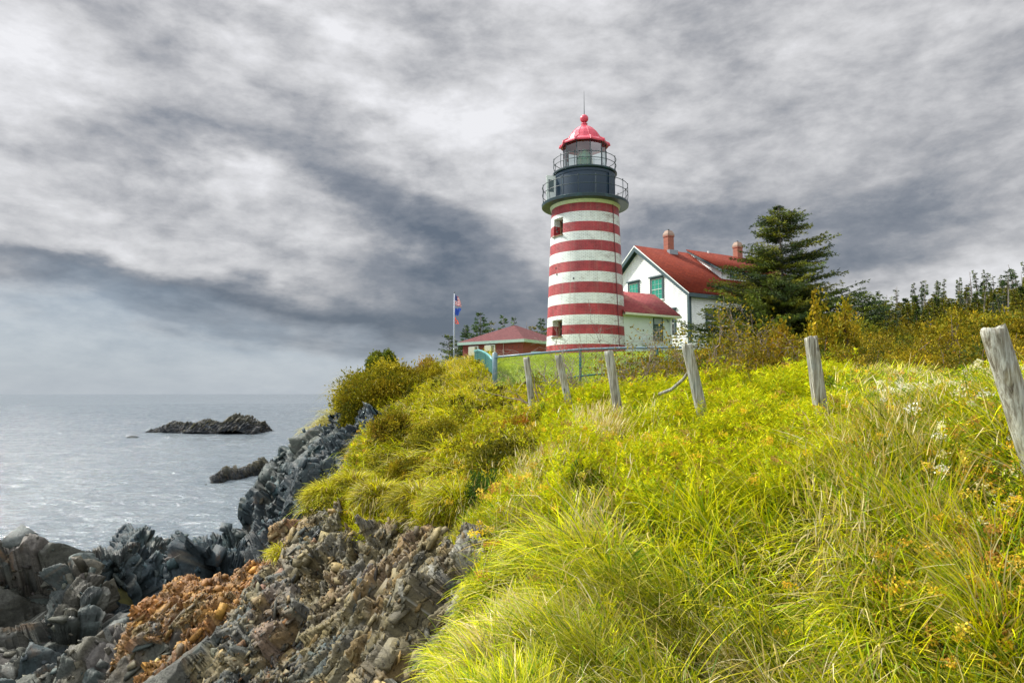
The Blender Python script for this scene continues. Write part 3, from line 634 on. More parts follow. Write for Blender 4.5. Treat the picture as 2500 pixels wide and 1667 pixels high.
# collar, gallery, watch room, upper deck
c0 = (TX, TD, 0)
zc0, zc1 = ZT, pz(1431, 478.9, 40.2)                 # collar bottom, deck underside at the front
zd = zc1 + .05
MB().lathe([(rad_at(ZT) - .02, zc0 - .03), (rad_at(ZT) + .05, zc0), (rad_at(ZT) + .07, zc0 + .12), (2.30, zc0 + .3), (2.34, zd), (1.5, zd + .002)], 96, c0).build('cornice', mcream, LH, True)
zD1 = zd + .17
MB().lathe([(2.2, zd - .02), (2.70, zd - .02 + .03), (2.76, zd), (2.78, zD1), (2.74, zD1 + .03), (1.6, zD1 + .04)], 96, c0).build('gallery_deck', mdeck, LH)
zU = pz(1431, 407, 41.05)
dr = MB().lathe([(1.93, zD1), (1.93, zU)], 96, c0)
dr.lathe([(1.93, zU - .22), (1.96, zU - .2), (1.97, zU - .05)], 96, c0); dr.lathe([(1.93, zD1 + .03), (1.97, zD1 + .04), (1.97, zD1 + .14), (1.93, zD1 + .16)], 96, c0)
for k in range(12):
    a_ = R(10 + 30 * k); dr.box(cyl(a_, (zD1 + zU) / 2, 1.935), (.05, .02, zU - zD1 - .1), Matrix.Rotation(a_, 3, 'Z'))
watch = dr.build('watch_room', mdark, LH, True)
for p_ in watch.data.polygons: p_.use_smooth = len(p_.vertices) == 4 and p_.area < 1.0 and abs(p_.normal.z) < .3 and p_.area > .15
MB().box(cyl(R(52), zD1 + .95, 1.955), (.66, .03, 1.5), Matrix.Rotation(R(52), 3, 'Z')).build('hatch', mdark, LH)
d2 = MB().lathe([(1.9, zU - .02), (2.02, zU + .0), (2.06, zU + .05), (2.06, zU + .13), (1.0, zU + .14)], 96, c0).build('lantern_deck', mdeck, LH)
zL = zU + .14
# open door of the watch room on the seaward side
hd = cyl(R(-74), 0, 1.98); dM = Matrix.Rotation(R(14), 3, 'Z')
dl = MB().box((hd[0] - .30, hd[1], zD1 + .93), (.62, .05, 1.66), dM).build('gallery_door', mat('door_pale', srgb(206, 216, 210), .5), LH)
MB().box((hd[0] - .30, hd[1], zD1 + 1.1), (.36, .062, .8), dM).build('door_glass', mat('door_pane', srgb(60, 84, 84), .1), dl)
def railing(name, rad_, z0_, h1, h2, posts, ph):
    r_ = MB()
    for h_ in (h1, h2): r_.tube([cyl(a_, z0_ + h_, rad_) for a_ in np.linspace(0, 2 * math.pi, 97)], .021, 6, False)
    root = r_.build(name, mrail, LH)
    for k in range(posts):
        a_ = ph + 2 * math.pi * k / posts
        p_ = MB(); p_.tube([cyl(a_, z0_ - .02, rad_ - .04), cyl(a_, z0_ + .35, rad_ + .02), cyl(a_, z0_ + h2 + .03, rad_)], .02, 6)
        p_.tube([cyl(a_, z0_ + h2 + .03, rad_), cyl(a_, z0_ + h2 + .085, rad_)], .034, 6); p_.build('rail_post', mrail, root)
railing('gallery_rail', 2.72, zD1 + .03, .62, 1.1, 16, R(8)); railing('lantern_rail', 2.0, zL, .47, .86, 12, R(6))
# lantern: ten-sided glazing
zR = pz(1431, 338, 41.75)
nS = 10; ph = R(9)
vtx = [cyl(ph + 2 * math.pi * k / nS, 0, 1.36) for k in range(nS)]
for k in range(nS):
    a_, b_ = Vector(vtx[k]), Vector(vtx[(k + 1) % nS]); m_ = MB()
    m_.add([(a_.x, a_.y, zL), (b_.x, b_.y, zL), (b_.x, b_.y, zR), (a_.x, a_.y, zR)], [(0, 1, 2, 3)])
    m_.build('lantern_pane', mglass, LH)
mu = MB()
for v_ in vtx: mu.tube([(v_[0], v_[1], zL), (v_[0], v_[1], zR + .1)], .03, 6)
for z_ in (zL + .04, zR - .02): mu.tube([(v_[0], v_[1], z_) for v_ in vtx + vtx[:1]], .035, 6, False)
mu.build('lantern_frame', mrail, LH)
MB().lathe([(1.28, zL), (1.28, zL + .12), (1.2, zL + .12)], 40, c0).build('lantern_sill', mdeck, LH)
# beehive lens on its pedestal
lz = zL + .25; lp = []
for k in range(17):
    q = k / 16; rr_ = .52 * (1 - max(0, (q - .45) / .55) ** 2 * .72) * (1 - max(0, (.2 - q) / .2) ** 2 * .3)
    lp += [(rr_, lz + q * 1.35), (rr_ * .93, lz + q * 1.35 + .035)]
lens = MB().lathe(lp, 24, c0).build('lens', mlens, LH)
MB().lathe([(.3, zL), (.3, zL + .12), (.5, zL + .22), (.5, lz)], 24, c0).build('lens_pedestal', mbrass, LH)
lf = MB()
for k in range(8):
    a_ = R(45 * k + 12); lf.tube([cyl(a_, lz, .53), cyl(a_, lz + .6, .55), cyl(a_, lz + 1.1, .42), cyl(a_, lz + 1.38, .14)], .014, 5)
lf.build('lens_frame', mbrass, LH)
# roof: ten-sided eave, ribbed dome, neck and ball, spire
ro = MB(); prof = [(1.33, zR - .03), (1.58, zR - .13), (1.60, zR - .05), (1.56, zR + .02), (1.26, zR + .2), (1.08, zR + .3), (1.02, zR + .38)]
ro.lathe(prof, nS, c0, ph)
for k in range(nS):
    a_ = ph + 2 * math.pi * k / nS
    ro.tube([cyl(a_, zR - .12, 1.62), cyl(a_, zR + .03, 1.58), cyl(a_, zR + .24, 1.24)], [.055, .06, .045], 6)
roof = ro.build('lantern_roof', mroofred, LH)
dz1 = zR + .3; dome = [(1.1, dz1 - .04), (1.09, dz1), (1.0, dz1 + .25), (.84, dz1 + .5), (.62, dz1 + .72), (.38, dz1 + .88), (.2, dz1 + .95)]
MB().lathe(dome, 20, c0, ph).build('dome', mroofred, roof)
rb = MB()
for k in range(nS): rb.tube([cyl(ph + 2 * math.pi * k / nS, z_, r_ + .004) for r_, z_ in dome], .016, 4)
rb.build('dome_rib', mroofred, roof)
zb_ = dz1 + .92
MB().lathe([(.22, zb_), (.2, zb_ + .1), (.16, zb_ + .12), (.2, zb_ + .16), (.22, zb_ + .2), (.15, zb_ + .24), (.13, zb_ + .32)] + [(max(.27 * math.sin(q), .001), zb_ + .55 - .27 * math.cos(q)) for q in np.linspace(.5, math.pi, 12)], 24, c0).build('ball_vent', mroofred, roof, True)
MB().tube([(TX, TD, zb_ + .8), (TX, TD, zb_ + 1.5), (TX, TD, pz(1420, 222, 43))], [.028, .02, .008], 6).build('lightning_rod', mrail, roof)
ca = R(46); MB().tube([cyl(ca, z_, rad_at(z_) + .035) for z_ in np.linspace(BZ[0] - .2, ZT + .1, 24)], .022, 5).build('grounding_cable', mat('cable', srgb(92, 40, 46), .6), LH)
for a_, py_ in ((R(-24), 682), (R(-58), 651), (R(-55), 667), (R(-60), 552), (R(-58), 560)):
    z_ = pz(1400, py_, 41.2); MB().tube([cyl(a_, z_, rad_at(z_) - .05), cyl(a_, z_, rad_at(z_) + .02)], .055, 8).build('vent_hole', mblack, LH)
FB = MB().lathe([(2.62, BZ[0] - 1.2), (2.62, BZ[0] - .45), (2.56, BZ[0] - .4)], 64, c0).build('foundation', mat('foundation_stone', (.3, .3, .28), .9), LH)

# ------------------------------------------------------------ gabled building helpers
def frame2(corner, ang_deg):
    a_ = R(ang_deg); return np.array([corner[0], corner[1]]), np.array([math.sin(a_), math.cos(a_)]), np.array([-math.cos(a_), math.sin(a_)])
class Loc:
    """local frame: u along the long side, w across towards the back, z up"""
    def __init__(s, corner, deg): s.o, s.du, s.dw = frame2(corner, deg)
    def __call__(s, u, w, z): p = s.o + s.du * u + s.dw * w; return (p[0], p[1], z)
    def hit(s, px, py, plane, val):
        """where the sight line of a photo pixel meets the plane u=val or w=val"""
        p0 = np.array([0, 0, H]); p1 = at(px, py, 1.0); d = p1 - p0; n = s.du if plane == 'u' else s.dw
        k = (val + (s.o @ n)) / (d[:2] @ n); q = p0 + d * k; r = q[:2] - s.o; return (r @ s.du, r @ s.dw, q[2])
def lbox(mb, L, u0, u1, w0, w1, z0, z1):
    P_ = [L(u, w, z) for u in (u0, u1) for w in (w0, w1) for z in (z0, z1)]
    return mb.add(P_, [(0, 1, 3, 2), (4, 6, 7, 5), (0, 4, 5, 1), (2, 3, 7, 6), (0, 2, 6, 4), (1, 5, 7, 3)])
def lpoly(mb, L, pts, off):
    """prism from a polygon of (u,w,z) points, thickened by vector off (du,dw,dz)"""
    n = len(pts); A = [L(*p) for p in pts]; B_ = [L(p[0] + off[0], p[1] + off[1], p[2] + off[2]) for p in pts]
    return mb.add(A + B_, [tuple(range(n)), tuple(range(n, 2 * n))[::-1]] + [(i, (i + 1) % n, n + (i + 1) % n, n + i) for i in range(n)])

HA = 59.6; HC = (pxp(1685, 47), 47.0); HL = Loc(HC, HA); LEN, WID = 14.5, 10.3
zE = pz(1685, 708, 47); zG = pz(1685, 850, 47) - .3; zRg = pz(1566, 605, 47 + .86 * WID / 2)
pitch = (zRg - zE) / (WID / 2)
mside = weathered('clapboard_paint', srgb(232, 237, 238), srgb(204, 212, 214), .55, 2.0, .45, .8, True)
mtrim = weathered('trim_paint', srgb(50, 74, 80), srgb(74, 96, 100), .5, 3)
mteal = mat('teal_shade', srgb(44, 136, 120), .6, **{'Specular IOR Level': .15}); mwhite = mat('white_sash', srgb(222, 228, 226), .5)
mshingle = mat('red_shingle', srgb(150, 52, 38), .9, **{'Specular IOR Level': .12}); t = NT(mshingle); uv = t.coord('UV'); co = t.coord('Object')
bk = brickwork(t, uv, (*srgb(118, 50, 34), 1), (*srgb(98, 40, 28), 1), (*srgb(84, 34, 30), 1), 1, .3, .14, .012)
c = t.mix(t.ramp(t.noise(t.mapping(uv, (1, .5, 1)), .7, 6, .65, .4), [(.5, 0.0), (.72, .7)]), bk.outputs[0], srgb(108, 52, 44))
c = t.mix(t.ramp(t.noise(uv, 2.5, 6, .7), [(.5, 0.0), (.8, .4)]), c, srgb(140, 76, 54))
t.set(t.p.inputs['Base Color'], c); t.set(t.p.inputs['Normal'], t.bump(t.math('SUBTRACT', t.noise(uv, 12, 3), bk.outputs['Fac']), .6, .02))
def shingle_variant(name, c1, c2, dark, alt, f=.7):
    m = mshingle.copy(); m.name = name; n = m.node_tree.nodes
    b = [x for x in n if x.type == 'TEX_BRICK'][0]; b.inputs['Color1'].default_value = (*c1, 1); b.inputs['Color2'].default_value = (*c2, 1); b.inputs['Mortar'].default_value = (*dark, 1)
    mxs = [x for x in n if x.type == 'MIX']; mxs[0].inputs[7].default_value = (*alt, 1); mxs[1].inputs[7].default_value = (*alt, 1); return m
mshed = shingle_variant('pink_shingle', srgb(160, 84, 84), srgb(138, 66, 70), srgb(110, 62, 62), srgb(170, 128, 104))
mbrown = shingle_variant('brown_shingle', srgb(110, 70, 70), srgb(92, 58, 60), srgb(84, 50, 52), srgb(112, 76, 72))
mcb = mat('chimney_brick', (.3, .1, .07), .85); t = NT(mcb); co = t.coord('Object')
uvb = t.new('ShaderNodeCombineXYZ'); s_ = t.new('ShaderNodeSeparateXYZ'); t.set(s_.inputs[0], co)
t.set(uvb.inputs[0], t.math('ADD', s_.outputs[0], t.math('MULTIPLY', s_.outputs[1], .7))); t.set(uvb.inputs[1], s_.outputs[2])
bk = brickwork(t, uvb.outputs[0], (*srgb(156, 82, 62), 1), (*srgb(134, 66, 50), 1), (*srgb(150, 120, 104), 1))
t.set(t.p.inputs['Base Color'], t.mix(t.ramp(t.noise(co, 2, 5), [(.5, 0.0), (.7, .5)]), bk.outputs[0], srgb(120, 66, 58))); t.set(t.p.inputs['Normal'], t.bump(bk.outputs['Fac'], -.5, .01))
mrb = mcb.copy(); mrb.name = 'dark_red_brick'; b = [x for x in mrb.node_tree.nodes if x.type == 'TEX_BRICK'][0]
b.inputs['Color1'].default_value = (*srgb(134, 58, 46), 1); b.inputs['Color2'].default_value = (*srgb(112, 44, 36), 1); b.inputs['Mortar'].default_value = (*srgb(104, 66, 56), 1)

def roof_plane(name, L, parent, corners, mat_, th=.12):
    """corners: (u,w,z) x4 = eave start, eave end, ridge end, ridge start"""
    A = [Vector(L(*p)) for p in corners]; nrm = (A[1] - A[0]).cross(A[3] - A[0]).normalized()
    if nrm.z < 0: nrm = -nrm
    V = A + [p - nrm * th for p in A]
    ex = (A[1] - A[0]).normalized(); uvs = []
    for p in V: d = p - A[0]; x_ = d.dot(ex); uvs.append((x_, (d - ex * x_).length))
    return np_mesh(name, [tuple(v) for v in V], [(0, 1, 2, 3), (7, 6, 5, 4), (0, 4, 5, 1), (1, 5, 6, 2), (2, 6, 7, 3), (3, 7, 4, 0)], mat_, parent=parent, uv=uvs)
def clap(mb, L, plane, val, a0f, a1f, z0, z1, st=.14, out=-1):
    """clapboards on plane u=val (gable) or w=val (long side); a0f/a1f give the extent at height z"""
    z = z0
    while z < z1 - .01:
        zt_ = min(z + st, z1); a0, a1, b0, b1 = a0f(z), a1f(z), a0f(zt_), a1f(zt_)
        if a1 - a0 < .02: break
        if b1 < b0: b0 = b1 = (a0 + a1) / 2
        o_, i_ = val + out * .034, val + out * .003
        g_ = (lambda a, v, zz: L(v, a, zz)) if plane == 'u' else (lambda a, v, zz: L(a, v, zz))
        mb.add([g_(a0, o_, z), g_(a1, o_, z), g_(b1, i_, zt_), g_(b0, i_, zt_), g_(a0, i_, z), g_(a1, i_, z)], [(0, 1, 2, 3), (4, 5, 1, 0)]); z = zt_

def house_window(L, parent, plane, val, a0, a1, z0, z1, name='window', cols=3, rows=2, cap=True, glass=None, out=-1):
    """framed sash window on the plane; (a0,a1) is the outer frame extent"""
    g_ = (lambda mb, A0, A1, d0, d1, Z_0, Z_1: lbox(mb, L, val + out * d0, val + out * d1, A0, A1, Z_0, Z_1)) if plane == 'u' else (lambda mb, A0, A1, d0, d1, Z_0, Z_1: lbox(mb, L, A0, A1, val + out * d0, val + out * d1, Z_0, Z_1))
    fw = .13; m_ = MB()
    g_(m_, a0, a0 + fw, .0, .10, z0, z1); g_(m_, a1 - fw, a1, .0, .10, z0, z1); g_(m_, a0 + fw, a1 - fw, .0, .098, z1 - fw, z1)
    if cap: g_(m_, a0 - .1, a1 + .1, .0, .17, z1 + .002, z1 + .09)
    w_ = m_.build(name, mtrim, parent)
    s_ = MB(); g_(s_, a0 - .04, a1 + .04, .0, .11, z0 - .07, z0 - .002); s_.build('sill', mwhite, w_)
    a_, b_, lo, hi = a0 + fw, a1 - fw, z0, z1 - fw; md = (lo + hi) / 2
    g1 = MB(); g_(g1, a_, b_, .0, .046, lo, hi); g1.build('pane', glass or mteal, w_)
    s1 = MB(); q = .034
    g_(s1, a_, a_ + q,   .047, .07, lo, hi); g_(s1, b_ - q, b_, .047, .07, lo, hi)
    for zz in (lo, md - q / 2, hi - q): g_(s1, a_ + q, b_ - q, .047, .071, zz, zz + q)
    for half in (0, 1):
        l_, h_ = (lo + q, md - q / 2) if half == 0 else (md + q / 2, hi - q)
        for k in range(1, cols): x_ = a_ + (b_ - a_) * k / cols; g_(s1, x_ - .006, x_ + .006, .047, .06, l_, h_)
        for k in range(1, rows): z_ = l_ + (h_ - l_) * k / rows; g_(s1, a_ + q, b_ - q, .047, .058, z_ - .004, z_ + .004)
    s1.build('sash', mwhite, w_); return w_

# ------------------------------------------------------------ keeper's house
HS = empty('keeper_house', (0, 0, 0), label='white clapboard house with red roof, grey-green trim and two chimneys, behind the tower', cat='house')
wl = MB(); W2 = WID / 2
clap(wl, HL, 'u', 0, lambda z: max(.14, (z - zE) / pitch + .0), lambda z: min(WID - .14, WID - (z - zE) / pitch), zG, zRg)
clap(wl, HL, 'w', 0, lambda z: .14, lambda z: LEN - .14, zG, zE)
clap(wl, HL, 'u', LEN, lambda z: max(.14, (z - zE) / pitch), lambda z: min(WID - .14, WID - (z - zE) / pitch), zG, zRg, out=1)
clap(wl, HL, 'w', WID, lambda z: .14, lambda z: LEN - .14, zG, zE, out=1)
lpoly(wl, HL, [(.01, .01, zG), (.01, WID - .01, zG), (.01, WID - .01, zE), (.01, W2, zRg - .03), (.01, .01, zE)], (LEN - .02, 0, 0))
wall = wl.build('wall', mside, HS)
for u in (0, LEN):
    for w_ in (0, WID):
        su, sw = (-1 if u == 0 else 1), (-1 if w_ == 0 else 1)
        cbm = MB(); lbox(cbm, HL, u + su * .045, u - su * .16, w_ + sw * .045, w_ - sw * .16, zG, zE); cbm.build('corner_board', mtrim, HS)
ov, ev = .45, .42; zo = .14
rt = MB()
ru0, ru1 = -ov, LEN + ov; ze_ = zE - pitch * ev
FRP = [(ru0, -ev, ze_ + zo), (ru1, -ev, ze_ + zo), (ru1, W2, zRg + zo), (ru0, W2, zRg + zo)]
BRP = [(ru1, WID + ev, ze_ + zo), (ru0, WID + ev, ze_ + zo), (ru0, W2, zRg + zo), (ru1, W2, zRg + zo)]
roof = roof_plane('roof', HL, HS, FRP, mshingle); roof_plane('roof', HL, HS, BRP, mshingle)
# barge boards, soffits, frieze
def rake(u_, du_):
    for s_ in (0, 1):
        wf = (lambda w_: w_) if s_ == 0 else (lambda w_: WID - w_)
        lpoly(rt, HL, [(u_, wf(-ev - .02), ze_ + zo - .13), (u_, wf(W2), zRg + zo - .13), (u_, wf(W2), zRg + zo - .46), (u_, wf(-ev - .02), ze_ + zo - .4)], (du_, 0, 0))
rake(-ov - .015, .05); rake(LEN + ov + .015, -.05)
for s_ in (0, 1):
    wf = (lambda w_: w_) if s_ == 0 else (lambda w_: WID - w_)
    for u_a, u_b in ((-ov + .05, -.03), (LEN + .03, LEN + ov - .05)):
        lpoly(rt, HL, [(u_a, wf(-ev), ze_ + zo - .16), (u_a, wf(W2), zRg + zo - .16), (u_a, wf(W2), zRg + zo - .2), (u_a, wf(-ev), ze_ + zo - .2)], (u_b - u_a, 0, 0))
        lpoly(rt, HL, [(-.034 if u_a < 0 else LEN + .034, wf(0.02), zE + zo - .2), (-.034 if u_a < 0 else LEN + .034, wf(W2), zRg + zo - .2), (-.034 if u_a < 0 else LEN + .034, wf(W2), zRg + zo - .46), (-.034 if u_a < 0 else LEN + .034, wf(.02), zE + zo - .46)], (-.03 if u_a < 0 else .03, 0, 0))
lbox(rt, HL, -ov, LEN + ov, -ev - .03, -ev + .01, ze_ - .2, ze_ + .06); lbox(rt, HL, .2, LEN - .2, -ev, 0, ze_ - .16, ze_ - .12)
lbox(rt, HL, .16, LEN - .16, -.05, -.02, zE - .48, zE - .1)
lbox(rt, HL, -ov, LEN + ov, WID + ev - .01, WID + ev + .03, ze_ - .2, ze_ + .06)
rt.build('trim', mtrim, HS)
wh = MB()
for s_ in (0, 1):
    wf = (lambda w_: w_) if s_ == 0 else (lambda w_: WID - w_)
    lpoly(wh, HL, [(-ov - .03, wf(-ev - .05), ze_ + zo - .1), (-ov - .03, wf(W2), zRg + zo - .08 + .06), (-ov - .03, wf(W2), zRg + zo - .13), (-ov - .03, wf(-ev - .05), ze_ + zo - .16)], (.02, 0, 0))
wh.build('drip_edge', mwhite, HS)
# gable windows, placed on their sight lines
def on(px0, px1, py0, py1, plane, val, pym=None):
    A = HL.hit(px0, (py0 + py1) / 2, plane, val); B_ = HL.hit(px1, (py0 + py1) / 2, plane, val); i_ = 1 if plane == 'u' else 0
    T_ = HL.hit((px0 + px1) / 2, py0, plane, val); Bt = HL.hit((px0 + px1) / 2, py1, plane, val)
    return (*sorted((A[i_], B_[i_])), Bt[2], T_[2])
gwB = on(1589, 1621, 677, 732, 'u', 0); house_window(HL, HS, 'u', 0, *gwB)
gA = on(1535, 1562, 686, 740, 'u', 0); house_window(HL, HS, 'u', 0, gA[0], gA[1], gwB[2], gwB[3])
gC = on(1634, 1651, 755, 820, 'u', 0); house_window(HL, HS, 'u', 0, gC[0], gC[0] + 1.15, gC[2], gC[3], glass=mpane)
lw = on(1722, 1753, 757, 806, 'w', 0)
for k in range(4):
    if k == 2: continue
    house_window(HL, HS, 'w', 0, lw[0] + 3.1 * k, lw[0] + 3.1 * k + 1.15, lw[2], lw[3], glass=mpane)
# shed dormer
u0, u1 = 5.2, 12.6; dw = W2 - 3.35
zF = lambda w_: zE + pitch * w_                         # main roof underside height
zdf = pz(1766, 651, 50.9) - .1                           # dormer eave height
zdr = zRg + .02; wr_ = W2 - .45
dm = MB(); clap(dm, HL, 'w', dw, lambda z: u0 + .1, lambda z: u1 - .1, zF(dw), zdf, st=.12)
for uu, so in ((u0, -1), (u1, 1)):
    z = zF(dw)
    sl = (zdr - zdf) / (wr_ - dw)
    while z < zdr - .05:
        z2 = min(z + .12, zdr - .02); a0 = dw if z < zdf else dw + (z - zdf) / sl; a1 = (z - zE) / pitch + .05; b0 = dw if z2 < zdf else dw + (z2 - zdf) / sl; b1 = (z2 - zE) / pitch + .05
        if a1 > a0: dm.add([HL(uu + so * .028, a0, z), HL(uu + so * .028, a1, z), HL(uu + so * .004, max(b1, b0), z2), HL(uu + so * .004, b0, z2), HL(uu + so * .004, a0, z), HL(uu + so * .004, a1, z)], [(0, 1, 2, 3), (4, 5, 1, 0)])
        z = z2
lpoly(dm, HL, [(u0 + .01, dw + .01, zF(dw) - .2), (u0 + .01, dw + .01, zdf), (u0 + .01, wr_, zdr), (u0 + .01, wr_, zF(wr_) - .2)], (u1 - u0 - .02, 0, 0))
dorm = dm.build('dormer', mside, HS)
dsl = (zdr - zdf) / (wr_ - dw)
roof_plane('dormer_roof', HL, dorm, [(u0 - .35, dw - .4, zdf - dsl * .4 + .16), (u1 + .35, dw - .4, zdf - dsl * .4 + .16), (u1 + .35, W2 - .1, zdf + dsl * (W2 - .1 - dw) + .16), (u0 - .35, W2 - .1, zdf + dsl * (W2 - .1 - dw) + .16)], mshingle, .08)
tr2 = MB()
for uu in (u0 - .37, u1 + .33):
    lpoly(tr2, HL, [(uu, dw - .42, zdf - dsl * .42 + .07), (uu, W2 - .2, zdf + dsl * (W2 - .2 - dw) + .07), (uu, W2 - .2, zdf + dsl * (W2 - .2 - dw) - .06), (uu, dw - .42, zdf - dsl * .42 - .14)], (.04, 0, 0))
lbox(tr2, HL, u0 - .33, u1 + .33, dw - .44, dw - .41, zdf - dsl * .4 - .13, zdf - dsl * .4 + .08)
lpoly(tr2, HL, [(u0 - .33, dw - .4, zdf - dsl * .4 - .02), (u0 - .33, wr_ - .3, zdf + dsl * (wr_ - .3 - dw) + .0), (u0 - .33, wr_ - .3, zdf + dsl * (wr_ - .3 - dw) + .05), (u0 - .33, dw - .4, zdf - dsl * .4 + .03)], (.3, 0, 0))
tr2.build('dormer_trim', mtrim, dorm)
for k in range(3): house_window(HL, HS, 'w', dw, u0 + .9 + 2.3 * k, u0 + 1.9 + 2.3 * k, zF(dw) + .28, zdf - .12, name='dormer_window', rows=2, cap=False)
def chimney(px0, px1, top, zbase_drop=.6):
    pm = (px0 + px1) / 2; h_ = HL.hit(pm, top, 'w', W2); u = h_[0]; zt_ = h_[2]; hw = .31
    m_ = MB(); lbox(m_, HL, u - hw, u + hw, W2 - hw * .8, W2 + hw * .8, zRg - zbase_drop, zt_ - .5)
    lbox(m_, HL, u - hw - .04, u + hw + .04, W2 - hw * .8 - .04, W2 + hw * .8 + .04, zt_ - .498, zt_ - .4)
    ch = m_.build('chimney', mcb, HS)
    c_ = MB(); a_ = hw + .04; b_ = hw * .8 + .04; z_1 = zt_ - .398
    c_.add([HL(u + s * k, W2 + q * k2, zz) for (k, k2, zz) in ((a_, b_, z_1), (a_, b_, z_1 + .12), (a_ * .62, b_ * .62, z_1 + .4)) for s, q in ((-1, -1), (1, -1), (1, 1), (-1, 1))],
           [(0, 1, 5, 4), (1, 2, 6, 5), (2, 3, 7, 6), (3, 0, 4, 7), (4, 5, 9, 8), (5, 6, 10, 9), (6, 7, 11, 10), (7, 4, 8, 11), (8, 9, 10, 11)])
    c_.build('chimney_cap', weathered('mortar_cap', srgb(150, 128, 114), srgb(130, 112, 100), .85, 4), ch)
    MB().tube([HL(u, W2, zt_ - .02), HL(u, W2, zt_ + .12)], .08, 10).build('flue', mrail, ch)
    f_ = MB(); lbox(f_, HL, u - hw - .12, u + hw + .12, W2 - hw * .8 - .3, W2 - hw * .8 - .002, zRg - .28, zRg + .08); f_.build('flashing', mat('lead_flashing', srgb(130, 140, 148), .4), ch)
chimney(1619, 1645, 564); chimney(1788, 1813, 592)
v_ = HL.hit(1729, 613, 'w', W2 - .2); MB().tube([HL(v_[0], W2 - .2, zRg - .1), HL(v_[0], W2 - .2, v_[2])], .07, 10).build('vent_pipe', mwhite, HS)

# ------------------------------------------------------------ oil house joined to the tower
AC = (pxp(1640, 44), 44.0); AL = Loc(AC, HA); AW = 4.3; AU0 = -4.1
zAe = pz(1640, 767, 44); zAg = BZ[0] - .9; ap = .68; zAr = zAe + ap * AW / 2
mwp = mat('whitewashed_brick', (.7, .7, .7), .6); t = NT(mwp); co = t.coord('Object'); s_ = t.new('ShaderNodeSeparateXYZ'); t.set(s_.inputs[0], co)
uvb = t.new('ShaderNodeCombineXYZ'); t.set(uvb.inputs[0], t.math('ADD', t.math('MULTIPLY', s_.outputs[0], .865), t.math('MULTIPLY', s_.outputs[1], .5))); t.set(uvb.inputs[1], s_.outputs[2])
bk = brickwork(t, uvb.outputs[0], (1, 1, 1, 1), (.95, .95, .95, 1), (.82, .82, .82, 1))
base = t.mix(t.noise(co, 1.3, 5), srgb(204, 224, 214), srgb(228, 238, 230))
pl = t.ramp(t.math('ADD', t.math('MULTIPLY', t.noise(t.mapping(uvb.outputs[0], (1, 2.8, 1)), 1.9, 6, .6), .75), t.math('MULTIPLY', t.noise(uvb.outputs[0], 8, 4, .7), .25)), [(.655, 0.0), (.68, 1.0)])
base = t.mix(pl, base, t.mix(t.noise(co, 4, 2), srgb(120, 60, 50), srgb(80, 84, 78)))
t.set(t.p.inputs['Base Color'], t.mix(1.0, base, bk.outputs[0], 'MULTIPLY')); t.set(t.p.inputs['Normal'], t.bump(t.math('SUBTRACT', 0, bk.outputs['Fac']), .6, .012))
OH = empty('oil_house', (0, 0, 0), label='low whitewashed brick annex with a pinkish shingle roof joined to the striped tower', cat='annex')
m_ = MB(); lpoly(m_, AL, [(AU0, 0, zAg), (AU0, AW, zAg), (AU0, AW, zAe), (AU0, AW / 2, zAr), (AU0, 0, zAe)], (-AU0, 0, 0)); m_.build('wall', mwp, OH)
ro_ = .32
roof_plane('roof', AL, OH, [(AU0, -ro_, zAe - ap * ro_ + .14), (.55, -ro_, zAe - ap * ro_ + .14), (.55, AW / 2, zAr + .14), (AU0, AW / 2, zAr + .14)], mshed)
roof_plane('roof', AL, OH, [(.55, AW + ro_, zAe - ap * ro_ + .14), (AU0, AW + ro_, zAe - ap * ro_ + .14), (AU0, AW / 2, zAr + .14), (.55, AW / 2, zAr + .14)], mshed)
g_ = MB(); lbox(g_, AL, AU0, .56, -ro_ - .09, -ro_ - .002, zAe - ap * ro_ - .06, zAe - ap * ro_ + .07); lbox(g_, AL, AU0, .54, -ro_, -.002, zAe - ap * ro_ - .08, zAe - ap * ro_ - .04)
lbox(g_, AL, AU0, .1, -.035, -.003, zAe - .36, zAe - .16); g_.build('gutter', mcream, OH)
d_ = MB(); lbox(d_, AL, -.14, -.04, -.12, -.02, zAg, zAe - .2); d_.build('corner_pipe', mwhite, OH)
a_ = AL.hit(1594.5, 804, 'w', 0)[0]; b_ = AL.hit(1617.5, 804, 'w', 0)[0]; wz1 = AL.hit(1606, 775, 'w', 0)[2]; wz0 = AL.hit(1606, 833, 'w', 0)[2]
m_ = MB()
for (x0, x1, z0_, z1_) in ((a_, a_ + .06, wz0, wz1), (b_ - .06, b_, wz0, wz1), (a_ + .06, b_ - .06, wz1 - .06, wz1), (a_ + .06, b_ - .06, wz1 - .53, wz1 - .45)): lbox(m_, AL, x0, x1, -.05, -.002, z0_, z1_)
ow = m_.build('window', mat('steel_window', srgb(50, 72, 70), .5), OH)
m_ = MB(); lbox(m_, AL, a_ + .06, b_ - .06, -.02, -.003, wz1 - .45, wz1 - .06); m_.build('pane', mat('milky_pane', srgb(150, 166, 164), .2), ow)
m_ = MB(); lbox(m_, AL, a_ + .06, b_ - .06, -.012, -.003, wz0, wz1 - .53); m_.build('putty', mat('block_joint', srgb(196, 196, 160), .6), ow)
for r_ in range(5):
    for c_ in range(3):
        x0 = a_ + .08 + (b_ - a_ - .14) * c_ / 3; x1 = x0 + (b_ - a_ - .14) / 3 - .035; hh_ = (wz1 - .53 - wz0) / 5; z0_ = wz0 + hh_ * r_ + .02
        m_ = MB(); lbox(m_, AL, x0, x1, -.03, -.0125, z0_, z0_ + hh_ - .035); m_.build('glass_block', mat('glass_block', srgb(66, 92, 82), .08) if (r_, c_) == (0, 0) else bpy.data.materials['glass_block'], ow)
